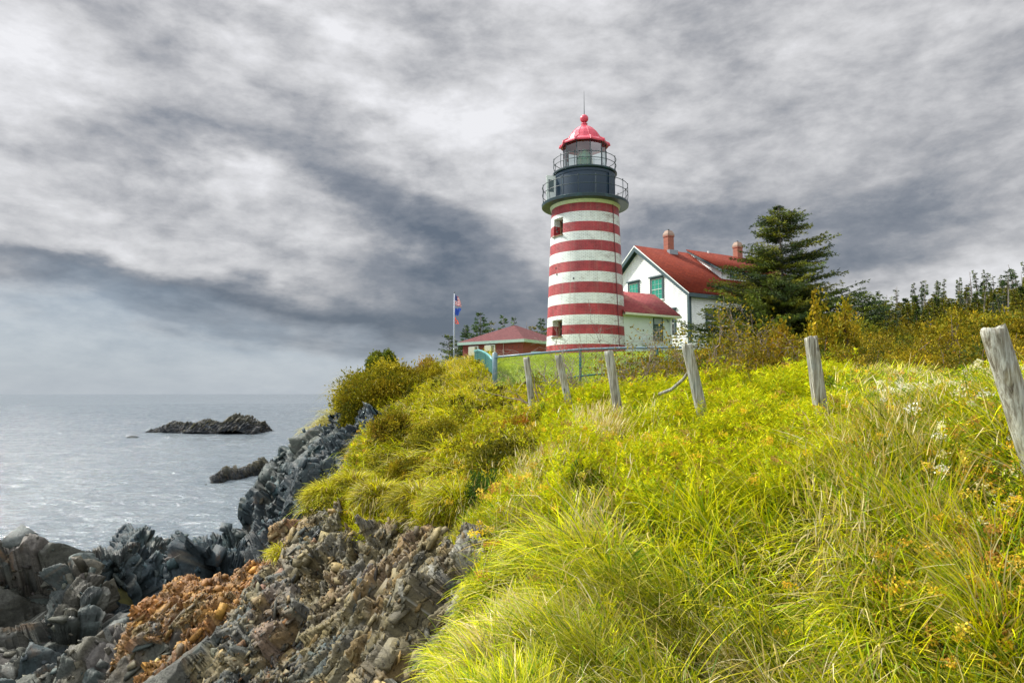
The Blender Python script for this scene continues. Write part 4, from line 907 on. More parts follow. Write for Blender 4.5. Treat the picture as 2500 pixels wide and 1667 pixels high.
a_ = AL.hit(1567, 834, 'w', 0); m_ = MB(); lbox(m_, AL, a_[0], a_[0] + .3, -.17, -.003, a_[2] - .22, a_[2] + .25); m_.build('meter_box', mat('meter_grey', srgb(196, 206, 204), .45), OH)
a_ = AL.hit(1626, 782, 'w', 0); m_ = MB(); m_.tube([AL(a_[0], -.02, a_[2]), AL(a_[0], -.16, a_[2]), AL(a_[0], -.2, a_[2] - .14)], .03, 6); m_.build('lamp_bracket', mrail, OH)

# ------------------------------------------------------------ fog signal building: brick, hipped roof
BO = np.array([pxp(1277, 62), 62.0]); d1 = np.array([-math.sin(R(53.6)), math.cos(R(53.6))]); d2_ = np.array([math.sin(R(36.4)), math.cos(R(36.4))])
class BLc:
    def __call__(s, u, w, z): p = BO + d1 * u + d2_ * w; return (p[0], p[1], z)
BLo = BLc(); L1, L2 = 7.2, 7.4; zBe = pz(1277, 829, 62); zBg = 2.0 + H; zBa = pz(1251, 794, 67)
FG = empty('brick_building', (0, 0, 0), label='low dark red brick building with a brown hipped roof, left of the tower', cat='building')
m_ = MB(); lbox(m_, BLo, 0, L1, 0, L2, zBg - 1, zBe); m_.build('wall', mrb, FG)
o_ = .38; e = zBe + .04
cs = [BLo(-o_, -o_, e), BLo(L1 + o_, -o_, e), BLo(L1 + o_, L2 + o_, e), BLo(-o_, L2 + o_, e)]; apx = [BLo(L1 / 2, L2 / 2 - .2, zBa), BLo(L1 / 2, L2 / 2 + .3, zBa)]
V = []; Fs = []; UVs = []
for tri_ in ((cs[0], cs[1], apx[0], apx[0]), (cs[1], cs[2], apx[1], apx[0]), (cs[2], cs[3], apx[1], apx[1]), (cs[3], cs[0], apx[0], apx[1])):
    A = [Vector(p) for p in tri_]; ex = (A[1] - A[0]).normalized(); b0 = len(V)
    for p in A: d = p - A[0]; x_ = d.dot(ex); UVs.append((x_, (d - ex * x_).length)); V.append(tuple(p))
    Fs.append((b0, b0 + 1, b0 + 2, b0 + 3))
np_mesh('roof', V, Fs, mbrown, parent=FG, uv=UVs)
m_ = MB()
mfas = weathered('pale_green_fascia', srgb(150, 176, 164), srgb(120, 146, 136), .6, 3)
lbox(m_, BLo, -o_, L1 + o_, -o_, -o_ + .03, e - .27, e - .004); lbox(m_, BLo, -o_, -o_ + .03, -o_ + .03, L2 + o_, e - .27, e - .004)
lbox(m_, BLo, -o_ + .03, L1 + o_, -o_ + .03, -.01, e - .25, e - .22); lbox(m_, BLo, -o_ + .03, -.01, -.01, L2 + o_, e - .25, e - .22); lbox(m_, BLo, L1 + o_ - .03, L1 + o_, -o_ + .03, L2 + o_, e - .27, e - .004); m_.build('fascia', mfas, FG)
def uhit(px):
    k = (px - 1250) / F * 1.002; return (BO[0] - k * BO[1]) / (k * d1[1] - d1[0])
mbox = mat('pale_box', srgb(186, 188, 164), .5)
for (p0, p1, y0, y1, frm) in ((1150, 1165, 847, 868, 1), (1189, 1205, 843.5, 857, 1)):
    ua, ub = sorted((uhit(p0), uhit(p1))); Yd = 62 + d1[1] * ua; m_ = MB(); lbox(m_, BLo, ua, ub, -.4, -.003, pz(p0, y1, Yd), pz(p0, y0, Yd)); b_ = m_.build('louvre_box', mbox, FG)
    m_ = MB(); lbox(m_, BLo, ua - .22, ua - .1, -.12, -.003, pz(p0, y1 + 6, Yd), pz(p0, y0 - 2, Yd)); lbox(m_, BLo, ua - .1, ub + .1, -.12, -.003, pz(p0, y0 - 2, Yd), pz(p0, y0 - .3, Yd)); m_.build('frame', mwhite, b_)
ua = uhit(1198); m_ = MB(); lbox(m_, BLo, ua - .55, ua + .5, -.06, -.003, zBg, pz(1198, 858, 63.5)); m_.build('door', mat('grey_green_door', srgb(84, 116, 112), .5), FG)
ua = uhit(1231); m_ = MB(); m_.tube([BLo(ua, -.1, zBg), BLo(ua, -.1, pz(1231, 839, 63.5)), BLo(ua + .3, -.5, pz(1231, 838, 63.5))], .035, 6); m_.build('lamp_pipe', mat('pipe_grey', srgb(150, 130, 120), .5), FG)
for k in range(4):
    m_ = MB(); ua = uhit(1224 + 14.2 * k); lbox(m_, BLo, ua - .05, ua + .05, -.02, .02, pz(1224, 848.5, 63), pz(1224, 846.5, 63)); m_.build('vent_hole', mblack, FG)
MB().box((pxp(1308, 60), 60, pz(1308, 868, 60)), (.85, .5, .7)).build('meter_cabinet', mat('cabinet_blue', srgb(120, 160, 170), .5), FG)

# ------------------------------------------------------------ flagpole and flags
FP = empty('flagpole', (0, 0, 0), label='tall thin white flagpole at the cliff top, left of the brick building', cat='flagpole')
fx, fy = pxp(1108.5, 48), 48.0; fz0 = float(T(fx, fy)) - .1; fz1 = pz(1108.5, 716, 48)
MB().tube([(fx, fy, fz0), (fx, fy, fz0 + 2.4), (fx, fy, fz1)], [.07, .06, .03], 10).build('pole', mat('pole_white', srgb(150, 160, 176), .5), FP, True)
MB().lathe([(.001, -.07), (.06, 0), (.001, .07)], 10, (fx, fy, fz1 + .07)).build('finial', mrail, FP)
mflag = leafmat('flag_cloth', .35, .8, .0)
def flag(name, label, px1, ytop, ybot, droop, colf, nu=26, nv=27, edge=None):
    z1_, z0_ = pz(1110, ytop, fy), pz(1110, ybot, fy); Wd = (px1 - 1111) / F * fy
    V = []; Cc = []
    for j in range(nv + 1):
        for i in range(nu + 1):
            u, v = i / nu, j / nv
            x_ = fx + .05 + Wd * u * (1 - droop * .25 * (1 - v) ** 2); y_ = fy + .10 * math.sin(u * 9 + v * 2) * (.3 + u); z_ = z1_ + (z0_ - z1_) * v - droop * u * u * (z1_ - z0_) * (1 - v * .7) * .45 + .03 * math.sin(u * 12)
            V.append((x_, y_, z_)); Cc.append(colf(u, v))
    Fc = [(j * (nu + 1) + i, j * (nu + 1) + i + 1, (j + 1) * (nu + 1) + i + 1, (j + 1) * (nu + 1) + i) for j in range(nv) for i in range(nu)]
    if edge: Fc = [f_ for k, f_ in enumerate(Fc) if edge((k % nu + .5) / nu, (k // nu + .5) / nv)]
    o = np_mesh(name, V, Fc, mflag, col=np.array(Cc), smooth=True); return tag(o, label=label, cat='flag')
wht_, red_, blu_ = srgb(214, 208, 214), srgb(170, 36, 52), srgb(62, 72, 122)
flag('striped_flag', 'red and white striped flag with blue canton, topmost on the flagpole', 1127, 721, 746, 1.0, lambda u, v: blu_ if (u < .42 and v < .54) else (red_ if int(v * 13 - 1e-6) % 2 == 0 else wht_), nv=52)
flag('blue_flag', 'plain blue flag in the middle of the flagpole', 1127, 753, 770, -.1, lambda u, v: srgb(44, 74, 160), edge=lambda u, v: u < 1 - .45 * v ** .7)
flag('orange_pennant', 'small torn orange triangular pennant, lowest on the flagpole', 1121, 775, 790, .25, lambda u, v: srgb(226, 92, 60), edge=lambda u, v: (u < v + .12) and not (.16 < u < v - .14 and v < .84))

# ------------------------------------------------------------ green chain-link fence
mteal2 = weathered('fence_green', srgb(12, 98, 90), srgb(50, 106, 108), .45, 6); mrailb = weathered('fence_rail_blue', srgb(96, 124, 136), srgb(132, 152, 158), .4, 5)
mwire = mat('wire', srgb(110, 150, 140), .5)
FN = empty('chain_link_fence', (0, 0, 0), label='green chain-link fence with a blue-grey top rail across the lawn below the tower', cat='fence')
fpts = [(1208, 872, 22.0), (1300, 863.5, 21.6), (1417, 853, 21.3), (1510, 849.5, 21.1), (1605, 848.5, 20.9), (1690, 848, 20.8)]
Fp = [Vector(at(*p)) for p in fpts]
MB().tube(Fp, .036, 8).build('top_rail', mrailb, FN, True)
g0 = [Vector((p.x, p.y, float(T(p.x, p.y)))) for p in Fp]
for k, (pp, z1_) in enumerate(((Fp[0], 862), (Fp[2], 852), (Fp[4], 848))):
    thick = .085 if k == 0 else .04; m_ = MB(); q_ = pz(1208 + k * 200, z1_, pp.y)
    m_.tube([(pp.x, pp.y + .06, float(T(pp.x, pp.y)) - .2), (pp.x, pp.y + .06, q_), (pp.x, pp.y + .06, q_ + .04)], [thick, thick, thick * .4], 12)
    m_.build('fence_post', mrailb if k == 0 else mteal2, FN, True)
MB().tube([Vector(at(1208, 951, 22)), Vector(at(1300, 934.5, 21.6)), Vector(at(1417, 918, 21.3)), Vector(at(1510, 908, 21.1)), Vector(at(1690, 902, 20.8))], .026, 8).build('bottom_rail', mteal2, FN)
def chain(A, B_, zA0, zA1, zB0, zB1, parent, name='mesh', st=.09, r_=.0035, mat_=None):
    Ln = (B_ - A).length; d = (B_ - A) / Ln; m_ = MB(); hgt = (zA1 - zA0 + zB1 - zB0) / 2
    def pt_(s, q): s = max(0, min(Ln, s)); f_ = s / Ln; lo = zA0 + (zB0 - zA0) * f_; hi = zA1 + (zB1 - zA1) * f_; return (A.x + d.x * s, A.y + d.y * s, lo + (hi - lo) * q)
    s = -hgt
    while s < Ln:
        for a_, b_ in ((0, 1), (1, 0)):
            s0, s1 = s, s + hgt; q0, q1 = a_, b_
            if s0 < 0: q0 = a_ + (b_ - a_) * (-s0 / hgt); s0 = 0
            if s1 > Ln: q1 = a_ + (b_ - a_) * ((Ln - s) / hgt); s1 = Ln
            m_.tube([pt_(s0, q0), pt_(s1, q1)], r_, 3, False)
        s += st
    return m_.build(name, mat_ or mwire, parent)
def gz_(p): return float(T(p.x, p.y))
chain(Fp[0], Fp[2], gz_(Fp[0]) + .02, Fp[0].z, gz_(Fp[2]) + .02, Fp[2].z, FN, 'wire_mesh'); chain(Fp[2], Fp[5], gz_(Fp[2]) + .02, Fp[2].z, gz_(Fp[5]) + .02, Fp[5].z, FN, 'wire_mesh')
FS = empty('slatted_fence', (0, 0, 0), label='short teal slatted fence running away uphill from the blue corner post', cat='fence')
sp_ = [(1203, 879, 22.1), (1196, 870, 23), (1187, 862.5, 24.2), (1177, 857.5, 25.8), (1168, 855, 27.5), (1159, 857, 29.5)]
Sp = [Vector(at(*p)) for p in sp_]; sb = [at(p[0], b_, p[2])[2] for p, b_ in zip(sp_, (912, 907, 903, 896, 892, 884))]
m_ = MB(); m_.tube(Sp, .045, 8); m_.build('top_rail', mat('rail_pale', srgb(70, 140, 140), .4), FS, True)
sl = MB()
for k in range(5):
    A, B_ = Sp[k], Sp[k + 1]; nsl = int((B_ - A).length / .13)
    for j_ in range(nsl):
        f_ = (j_ + .5) / nsl; p = A.lerp(B_, f_); lo = sb[k] + (sb[k + 1] - sb[k]) * f_; d = (B_ - A).normalized()
        sl.box((p.x, p.y, (p.z + lo) / 2), (.085, .02, p.z - lo), Matrix.Rotation(math.atan2(d.y, d.x), 3, 'Z'))
sl.build('slats', mteal2, FS)
hw_ = MB()
for k in range(5):
    for q in np.linspace(.12, .88, 7): hw_.tube([Vector((Sp[k].x - .03, Sp[k].y - .03, sb[k] + (Sp[k].z - sb[k]) * q)), Vector((Sp[k + 1].x - .03, Sp[k + 1].y - .03, sb[k + 1] + (Sp[k + 1].z - sb[k + 1]) * q))], .009, 4)
hw_.build('wire', mteal2, FS)
for k in (2, 4): MB().tube([(Sp[k].x, Sp[k].y, sb[k] - .2), (Sp[k].x, Sp[k].y, Sp[k].z + .03)], .05, 8).build('fence_post', mteal2, FS)
FF_ = empty('cliff_top_fence', (0, 0, 0), label='far green lattice fence beside the foot of the flagpole', cat='fence')
Ap = [Vector(at(1055, 887, 47)), Vector(at(1088, 881.5, 47)), Vector(at(1140, 873, 48))]
MB().tube(Ap, .05, 6).build('top_rail', mrailb, FF_)
for p in (Ap[1], Ap[0]): MB().tube([(p.x, p.y, p.z - 1.4), (p.x, p.y, p.z + .02)], .06, 8).build('fence_post', mteal2, FF_)
chain(Ap[0], Ap[2], Ap[0].z - 1.1, Ap[0].z, Ap[2].z - 1.1, Ap[2].z, FF_, 'wire_mesh', .22, .012)

# ------------------------------------------------------------ weathered wooden posts
mwood = mat('grey_wood', (.3, .3, .28), .8); t = NT(mwood); co = t.coord('Object')
gr = t.noise(t.mapping(co, (22, 22, 1.1)), 1.6, 7, .7, .5); ln = t.noise(t.mapping(co, (60, 60, 2)), 1.0, 4, .7)
c = t.ramp(gr, [(.32, srgb(58, 52, 42)), (.45, srgb(122, 118, 104)), (.58, srgb(168, 170, 160)), (.75, srgb(210, 210, 196))])
c = t.mix(t.ramp(t.noise(co, 4.5, 5, .6), [(.5, 0.0), (.75, .55)]), c, srgb(136, 130, 84))
c = t.mix(t.ramp(t.noise(co, 2.2, 4), [(.5, 0.0), (.7, .35)]), c, srgb(128, 150, 152))
knot = t.new('ShaderNodeTexVoronoi'); t.set(knot.inputs[0], t.mapping(co, (4.5, 4.5, 3))); knot.inputs['Scale'].default_value = 1.0
c = t.mix(t.ramp(knot.outputs[0], [(.05, .8), (.12, 0.0)]), c, srgb(84, 78, 66))
crk2 = t.ramp(ln, [(.2, 0.0), (.36, 1.0)]); c = t.mix(1.0, c, t.mix(crk2, (.25, .24, .22), (1, 1, 1)), 'MULTIPLY')
t.set(t.p.inputs['Base Color'], c); t.set(t.p.inputs['Normal'], t.bump(t.math('ADD', gr, t.math('MULTIPLY', crk2, .8)), 1.0, .012)); t.p.inputs['Specular IOR Level'].default_value = .15
def post(label, top, bot, Y, dia, Yb=None, kind='round', seed=1):
    """top/bot: photo pixels of the middle of the post's head and foot"""
    A = Vector(at(top[0], top[1], Y)); Bt = Vector(at(bot[0], bot[1], Yb or Y)); ax = (A - Bt).normalized(); Bt = Bt - ax * .55
    side = ax.cross(Vector((0, 1, 0))).normalized(); fw = side.cross(ax)
    n, m = 40, 34; V = []; Fs = []; rr_ = dia / 2; rg = np.random.default_rng(seed); qs = rg.uniform(0, 6.28, 4)
    for i in range(m + 1):
        f_ = i / m; p = Bt.lerp(A, f_)
        for k in range(n):
            q = 2 * math.pi * k / n
            if kind == 'square': rad_ = rr_ / max(abs(math.cos(q)), abs(math.sin(q))) * .88; rad_ = min(rad_, rr_ * 1.16)
            else: rad_ = rr_
            rad_ *= 1 + .07 * float(vnoise(math.cos(q) * 1.5 + seed, math.sin(q) * 1.5, f_ * 2)) + .035 * float(vnoise(q * 6, f_ * 2, seed)) + .05 * (1 - f_)
            for qq, dpt in ((qs[0], .26), (qs[1], .16), (-1.45, .2)):       # drying cracks
                dq = abs((q - qq - .18 * math.sin(f_ * 2.2) + math.pi) % (2 * math.pi) - math.pi)
                if dq < .16: rad_ *= 1 - dpt * (1 - dq / .16) * min(1, .35 + f_)
            ra = rad_ * (1 + .25 * (1 - f_) ** 4); edge = 1 if i < m else .97
            topz = (.012 * math.sin(q * 3 + seed) + .02 * float(vnoise(q * 2, seed, 0))) * (i >= m - 1) * dia * 7
            w_ = p + (side * math.cos(q) - fw * math.sin(q)) * ra * edge + ax * topz; V.append(tuple(w_))
    for i in range(m):
        for k in range(n): k2 = (k + 1) % n; Fs.append((i * n + k, i * n + k2, (i + 1) * n + k2, (i + 1) * n + k))
    me_v = V + [tuple(A + ax * .0)]; b_ = m * n
    mb = MB(); mb.add(me_v, Fs + [(b_ + k, b_ + (k + 1) % n, len(V)) for k in range(n)])
    o = mb.build('wooden_post', mwood); o['label'] = label; o['category'] = 'post'; o['group'] = 'old wooden fence posts in the grass'
    o.data.polygons.foreach_set('use_smooth', [True] * len(o.data.polygons)); return o
post('thinnest grey wooden post with a twisted foot, farthest left of the row', (1285, 873), (1298, 982), 13.6, .125, seed=1)
post('split grey post leaning left beside the bare bush, ragged at its foot', (1363, 868), (1392, 1000), 12.8, .135, seed=2)
post('tall round grey post with mossy top, leaning left in front of the lawn', (1486, 857), (1514, 1032), 11.0, .148, seed=3)
post('mossy grey post leaning strongly left at the end of the blue rail', (1676, 841), (1716, 1016), 10.0, .165, seed=4)
post('squared pale post with one long vertical crack among the brown bushes', (1979, 823), (2002, 985), 8.4, .15, kind='square', seed=5)
post('thick knotted bluish grey post leaning left at the right edge of the photo', (2424, 803), (2520, 1110), 5.0, .158, seed=6)
# ------------------------------------------------------------ rocks standing in the sea
def sea_rock(prof, base, depthw, label, hk=.84, name='sea_rock', slab=1.0, long=(-.4, .1, .9), thin=(.85, -.3, .35), pal=SEA_R, seed=3, group='rocks in the sea'):
    """prof: silhouette [(px,py)], base: waterline pixels of its two ends; distance follows from the waterline"""
    rs = np.random.default_rng(seed)
    (xa, ya), (xb, yb) = base; A = at(xa, ya, H * F / (ya - 961)); Bp = at(xb, yb, H * F / (yb - 961))
    A[2] = Bp[2] = 0; d = Bp - A; Ln = np.hypot(d[0], d[1]); d /= Ln; nrm = np.array([0, 1, 0])
    pu = []; ph_ = []
    for px, py in prof:
        f_ = (px - xa) / (xb - xa); Pq = A + d * Ln * f_; pu.append(f_); ph_.append(max(at(px, py, Pq[1] + depthw * .45)[2] * hk, -.2))
    nu = int(170 * max(.35, min(1, Ln / 20))); nv = 50; u = np.linspace(-.02, 1.02, nu); v = np.linspace(-1, 1, nv)
    U, Vv = np.meshgrid(u, v, indexing='ij'); hh_ = np.interp(U, pu, ph_, left=-.6, right=-.6)
    wv_ = depthw * (.45 + .55 * hh_ / (max(ph_) + .01)); px_ = A[0] + d[0] * Ln * U + nrm[0] * (Vv + 1) * .5 * depthw * 1.0; py_ = A[1] + d[1] * Ln * U + nrm[1] * (Vv + 1) * .5 * depthw
    sh_ = np.clip(1 - np.abs(Vv + .1) ** 2.2, 0, 1) ** .75
    nzs = fbm(px_ / (depthw * .22), py_ / (depthw * .22), 0, 4, seed) * .3 * max(ph_)
    Zz = -.6 + (hh_ + .6 + nzs * sh_) * sh_
    Vx = np.stack([px_.ravel(), py_.ravel(), Zz.ravel()], 1); LF = frames(long, thin, 0, 1)[0]; mx_ = max(ph_)
    for k_, m_ in enumerate((.34, .15)): _a, _b, _i, _o = vor((Vx @ LF.T) / (np.array([1.6, .8, .32]) * mx_ * m_), 40 + seed + k_); Vx[:, 2] += sh_.ravel() * mx_ * m_ * ((_i - .62) * .7 + _o[:, 0] * .5) * (1 if k_ else .6)
    i = np.arange(nu - 1)[:, None] * nv; j = np.arange(nv - 1)[None, :]
    Fq = np.stack([i + j, i + nv + j, i + nv + j + 1, i + j + 1], -1).reshape(-1, 4)
    tri = Vx[Fq]; n_ = int(1500 * slab); idx = rs.integers(0, len(Fq), n_); c = tri[idx].mean(1); c = c[c[:, 2] > -.3]; n_ = len(c)
    sc_ = max(ph_) * .08 * np.exp(rs.normal(0, .45, n_)); Fr = frames(long, thin, .12, n_); S = np.array([2.0, 1.0, .42]) * sc_[:, None]
    pal_ = np.array(pal)[rs.integers(0, len(pal), n_)] * np.exp(rs.normal(0, .15, (n_, 1))) * .8
    top = sstep(.45, .85, c[:, 2] / max(ph_))[:, None]; wet = sstep(.25, .0, c[:, 2] / max(ph_))[:, None]
    pal_ = pal_ * (1 - .45 * wet) * (1 - top * .4) + np.array(srgb(128, 124, 92)) * top * .4
    v1, f1, c1 = slabs(c, Fr, S, pal_)
    T1 = np.concatenate([Fq[:, [0, 1, 2]], Fq[:, [0, 2, 3]]])
    o = np_mesh(name, np.concatenate([Vx, v1]), np.concatenate([T1, f1 + len(Vx)]), mrock_sea, col=np.clip(np.concatenate([np.tile(np.array(pal[0]) * .8, (len(Vx), 1)), c1]), .01, .5))
    return tag(o, label=label, cat='sea rock', group=group)
mrock_sea = mrock.copy(); mrock_sea.name = 'sea_rock_stone'
for n_ in mrock_sea.node_tree.nodes:
    if n_.type == 'BUMP': n_.inputs['Distance'].default_value = .4
    if n_.type == 'MAPPING': n_.inputs['Scale'].default_value = tuple(v * .22 for v in n_.inputs['Scale'].default_value)
z4 = lambda L_: [(300 + a / 4.9, 930 + b / 4.9) for a, b in L_]
sea_rock(z4([(225, 600), (240, 575), (320, 547), (390, 552), (430, 510), (500, 476), (560, 480), (620, 492), (690, 468), (715, 515), (740, 560)]), z4([(225, 618), (745, 622)]), 13, 'long low dark rock forming the left end of the rocky islet', seed=4, long=(.6, .1, .7), thin=(-.7, -.3, .6))
sea_rock(z4([(600, 610), (700, 545), (790, 480), (870, 442), (910, 448), (960, 472), (1010, 470), (1060, 490), (1130, 520), (1180, 600)]), z4([(600, 630), (1185, 632)]), 15, 'broad yellowish-topped rock in the middle of the rocky islet', seed=5, long=(.6, .1, .7), thin=(-.7, -.3, .6), pal=SEA_R + [srgb(112, 112, 84)])
sea_rock(z4([(1010, 600), (1060, 500), (1118, 470), (1125, 425), (1200, 376), (1300, 366), (1390, 384), (1430, 430), (1460, 480), (1500, 520), (1560, 600)]), z4([(1010, 632), (1560, 634)]), 17, 'tallest rounded rock of the islet, pale grey on top', hk=.74, seed=6, long=(.6, .1, .7), thin=(-.7, -.3, .6), pal=SEA_R + [srgb(110, 106, 90)])
sea_rock(z4([(1340, 600), (1430, 540), (1500, 500), (1590, 464), (1610, 490), (1640, 570), (1675, 588), (1680, 605)]), z4([(1340, 630), (1682, 618)]), 11, 'wedge-shaped tilted rock at the right end of the islet', seed=7, long=(.8, .1, .5), thin=(-.5, -.3, .8))
sea_rock(z4([(950, 1245), (1000, 1190), (1032, 1112), (1090, 1090), (1096, 1048), (1135, 1043), (1230, 1062), (1280, 1066), (1342, 1048), (1376, 1052), (1380, 1006), (1470, 985), (1500, 970), (1572, 966), (1600, 995), (1662, 1000), (1720, 1060), (1750, 1092), (1756, 1110)]), z4([(950, 1258), (1756, 1118)]), 6.5, 'dark jagged ridge of upright slabs nearer the shore', hk=1.0, seed=8, slab=1.6)
sea_rock([(307, 1065), (318, 1063), (328, 1063.5), (335, 1069)], [(307, 1069), (335, 1069.5)], 2.2, 'small flat dark rock left of the islet', seed=9, slab=.15)
sea_rock([(607, 1066), (612, 1063.5), (619, 1065.5)], [(607, 1066.5), (619, 1066)], 1.2, 'tiny rock just below the right end of the islet', seed=10, slab=.1)
sea_rock([(673, 1156), (682, 1151), (688, 1152), (694, 1154)], [(673, 1156.5), (695, 1154.5)], 1.4, 'tiny rock close to the foot of the cliff', seed=11, slab=.1)
sea_rock([(812, 1004), (816, 1001.5), (821, 1004)], [(812, 1005), (821, 1005)], 2, 'tiny distant rock beside the cliff shoulder', seed=12, slab=.1)
# ------------------------------------------------------------ plants
def blades(Pr, az_, Ln, ph0, ph1, Wd, col, seg=5, tipc=None, kink=None):
    """curved ribbons: root, heading, length, lean from vertical at root and tip, width, colour"""
    n = len(Pr); s = (np.arange(seg) + .5) / seg
    ph = ph0[:, None] + (ph1 - ph0)[:, None] * s ** 1.2
    if kink: ph = ph + np.where((np.arange(seg)[None] >= rng.integers(2, seg, (n, 1))) & (U(0, 1, (n, 1)) < kink), U(.5, 1.5, (n, 1)), 0)
    st = Ln[:, None] / seg; hx = np.cumsum(np.sin(ph) * st, 1); hz = np.cumsum(np.cos(ph) * st, 1)
    hx = np.concatenate([np.zeros((n, 1)), hx], 1); hz = np.concatenate([np.zeros((n, 1)), hz], 1)
    wob = rng.normal(0, .05, (n, 1)) * (np.linspace(0, 1, seg + 1) ** 2) * Ln[:, None] * 4
    sx, sy = np.sin(az_)[:, None], np.cos(az_)[:, None]
    cx = Pr[:, 0:1] + hx * sx + wob * sy; cy = Pr[:, 1:2] + hx * sy - wob * sx; cz = Pr[:, 2:3] + hz
    wq = (Wd[:, None] / 2) * np.clip(1.15 - np.linspace(0, 1, seg + 1) ** 2.2, .04, 1)
    tw = az_ + rng.uniform(-.9, .9, n); wx, wy = np.cos(tw)[:, None] * wq, -np.sin(tw)[:, None] * wq
    wz = rng.uniform(-.35, .35, (n, 1)) * wq
    V = np.stack([np.stack([cx - wx, cy - wy, cz - wz], -1), np.stack([cx + wx, cy + wy, cz + wz], -1)], 2).reshape(n, -1, 3)
    k = np.arange(seg) * 2; Fq = np.stack([k, k + 1, k + 3, k + 2], -1)
    Fc = (Fq[None] + (np.arange(n) * (seg + 1) * 2)[:, None, None]).reshape(-1, 4)
    c = np.repeat(col[:, None, :], (seg + 1) * 2, 1)
    if tipc is not None:
        g_ = (np.repeat(np.linspace(0, 1, seg + 1), 2) ** 2)[None, :, None]; c = c * (1 - g_ * .6) + tipc[:, None, :] * g_ * .6
    return V.reshape(-1, 3), Fc, c.reshape(-1, 3)
def leaves(Pc, D, Ln, Wd, col, fold=.0):
    n = len(Pc); D = D / (np.linalg.norm(D, axis=1, keepdims=True) + 1e-9); r = rng.normal(0, 1, (n, 3)); r[:, 2] *= .5
    S = np.cross(D, r); S /= (np.linalg.norm(S, axis=1, keepdims=True) + 1e-9); L_ = Ln[:, None]; W_ = Wd[:, None] / 2
    mid = Pc + D * L_ * .42; up = np.cross(S, D) * W_ * fold
    V = np.stack([Pc, mid + S * W_ + up, Pc + D * L_, mid - S * W_ + up], 1)
    Fc = (np.array([[0, 1, 2, 3]]) + np.arange(n)[:, None] * 4)
    return V.reshape(-1, 3), Fc, np.repeat(col, 4, 0)
class Acc:
    def __init__(s): s.V = []; s.F = []; s.C = []; s.n = 0
    def add(s, r):
        V, Fc, c = r; s.V.append(V); s.F.append(Fc + s.n); s.C.append(c); s.n += len(V)
    def build(s, name, m, **k):
        return np_mesh(name, np.concatenate(s.V), np.concatenate(s.F), m, col=np.clip(np.concatenate(s.C), .003, .9), **k)
def pick(pal, n, sd=.14): return np.array(pal)[rng.integers(0, len(pal), n)] * np.exp(rng.normal(0, sd, (n, 1)))
U = rng.uniform
def scatter(n, r0, r1, p0, p1, power=1.0, veg=True):
    """n points on the ground between distances r0..r1 and photo columns p0..p1"""
    uu = U(0, 1, n)
    if abs(power - 1) < 1e-6: Yd = r0 * (r1 / r0) ** uu
    else: q = 1 - power; Yd = (r0 ** q + (r1 ** q - r0 ** q) * uu) ** (1 / q)
    x = (U(p0, p1, n) - 1250) / F * Yd
    if veg: m_ = vegmask(x, Yd); x, Yd = x[m_], Yd[m_]
    return x, Yd
GR = [srgb(186, 192, 10), srgb(166, 182, 14), srgb(204, 202, 12), srgb(124, 150, 18), srgb(206, 198, 30), srgb(84, 116, 20)]
GD = [srgb(196, 176, 44), srgb(176, 158, 34), srgb(156, 148, 30)]
STRAW = [srgb(226, 212, 150), srgb(212, 192, 120), srgb(236, 226, 180), srgb(196, 172, 96)]
OL = [srgb(126, 122, 24), srgb(146, 134, 24), srgb(104, 108, 22), srgb(164, 148, 28), srgb(88, 96, 24), srgb(150, 120, 26)]
BR = [srgb(122, 108, 20), srgb(142, 124, 20), srgb(104, 98, 20), srgb(158, 134, 22), srgb(100, 86, 26), srgb(120, 120, 22)]
SPR = [srgb(58, 78, 34), srgb(48, 66, 34), srgb(78, 96, 34), srgb(96, 108, 34), srgb(40, 58, 36)]
mgrass = leafmat('grass_blades', .25, .6, .18, .12); mleaf = leafmat('leaves', .24, .6, .25, .1); mtwig = mat('twigs', srgb(112, 98, 86), .8)
mneedle = leafmat('needles', .12, .6, .3, .2); mflower = leafmat('flowers', .3, .7, .1, .1)
mtwigc = mat('twig_colour', (.2, .2, .2), .85); t = NT(mtwigc); t.set(t.p.inputs['Base Color'], t.new('ShaderNodeVertexColor', layer_name='Col').outputs[0])
NQ = .25 if QUICK else 1.0
def N(n): return max(8, int(n * NQ))

def tussock_field(x, y, cell, seed):
    """direction and distance from the nearest tussock centre of a jittered grid"""
    ix, iy = np.floor(x / cell).astype(np.int64), np.floor(y / cell).astype(np.int64); best = np.full(len(x), 1e9); dx = np.zeros(len(x)); dy = np.zeros(len(x)); idn = np.zeros(len(x))
    for a in (-1, 0, 1):
        for b in (-1, 0, 1):
            jx = (ix + a + _h(ix + a, iy + b, ix * 0, seed)) * cell; jy = (iy + b + _h(ix + a, iy + b, ix * 0, seed + 1)) * cell
            d_ = np.hypot(x - jx, y - jy); m_ = d_ < best; best = np.where(m_, d_, best); dx = np.where(m_, x - jx, dx); dy = np.where(m_, y - jy, dy); idn = np.where(m_, _h(ix + a, iy + b, ix * 0, seed + 2), idn)
    return dx, dy, best, idn

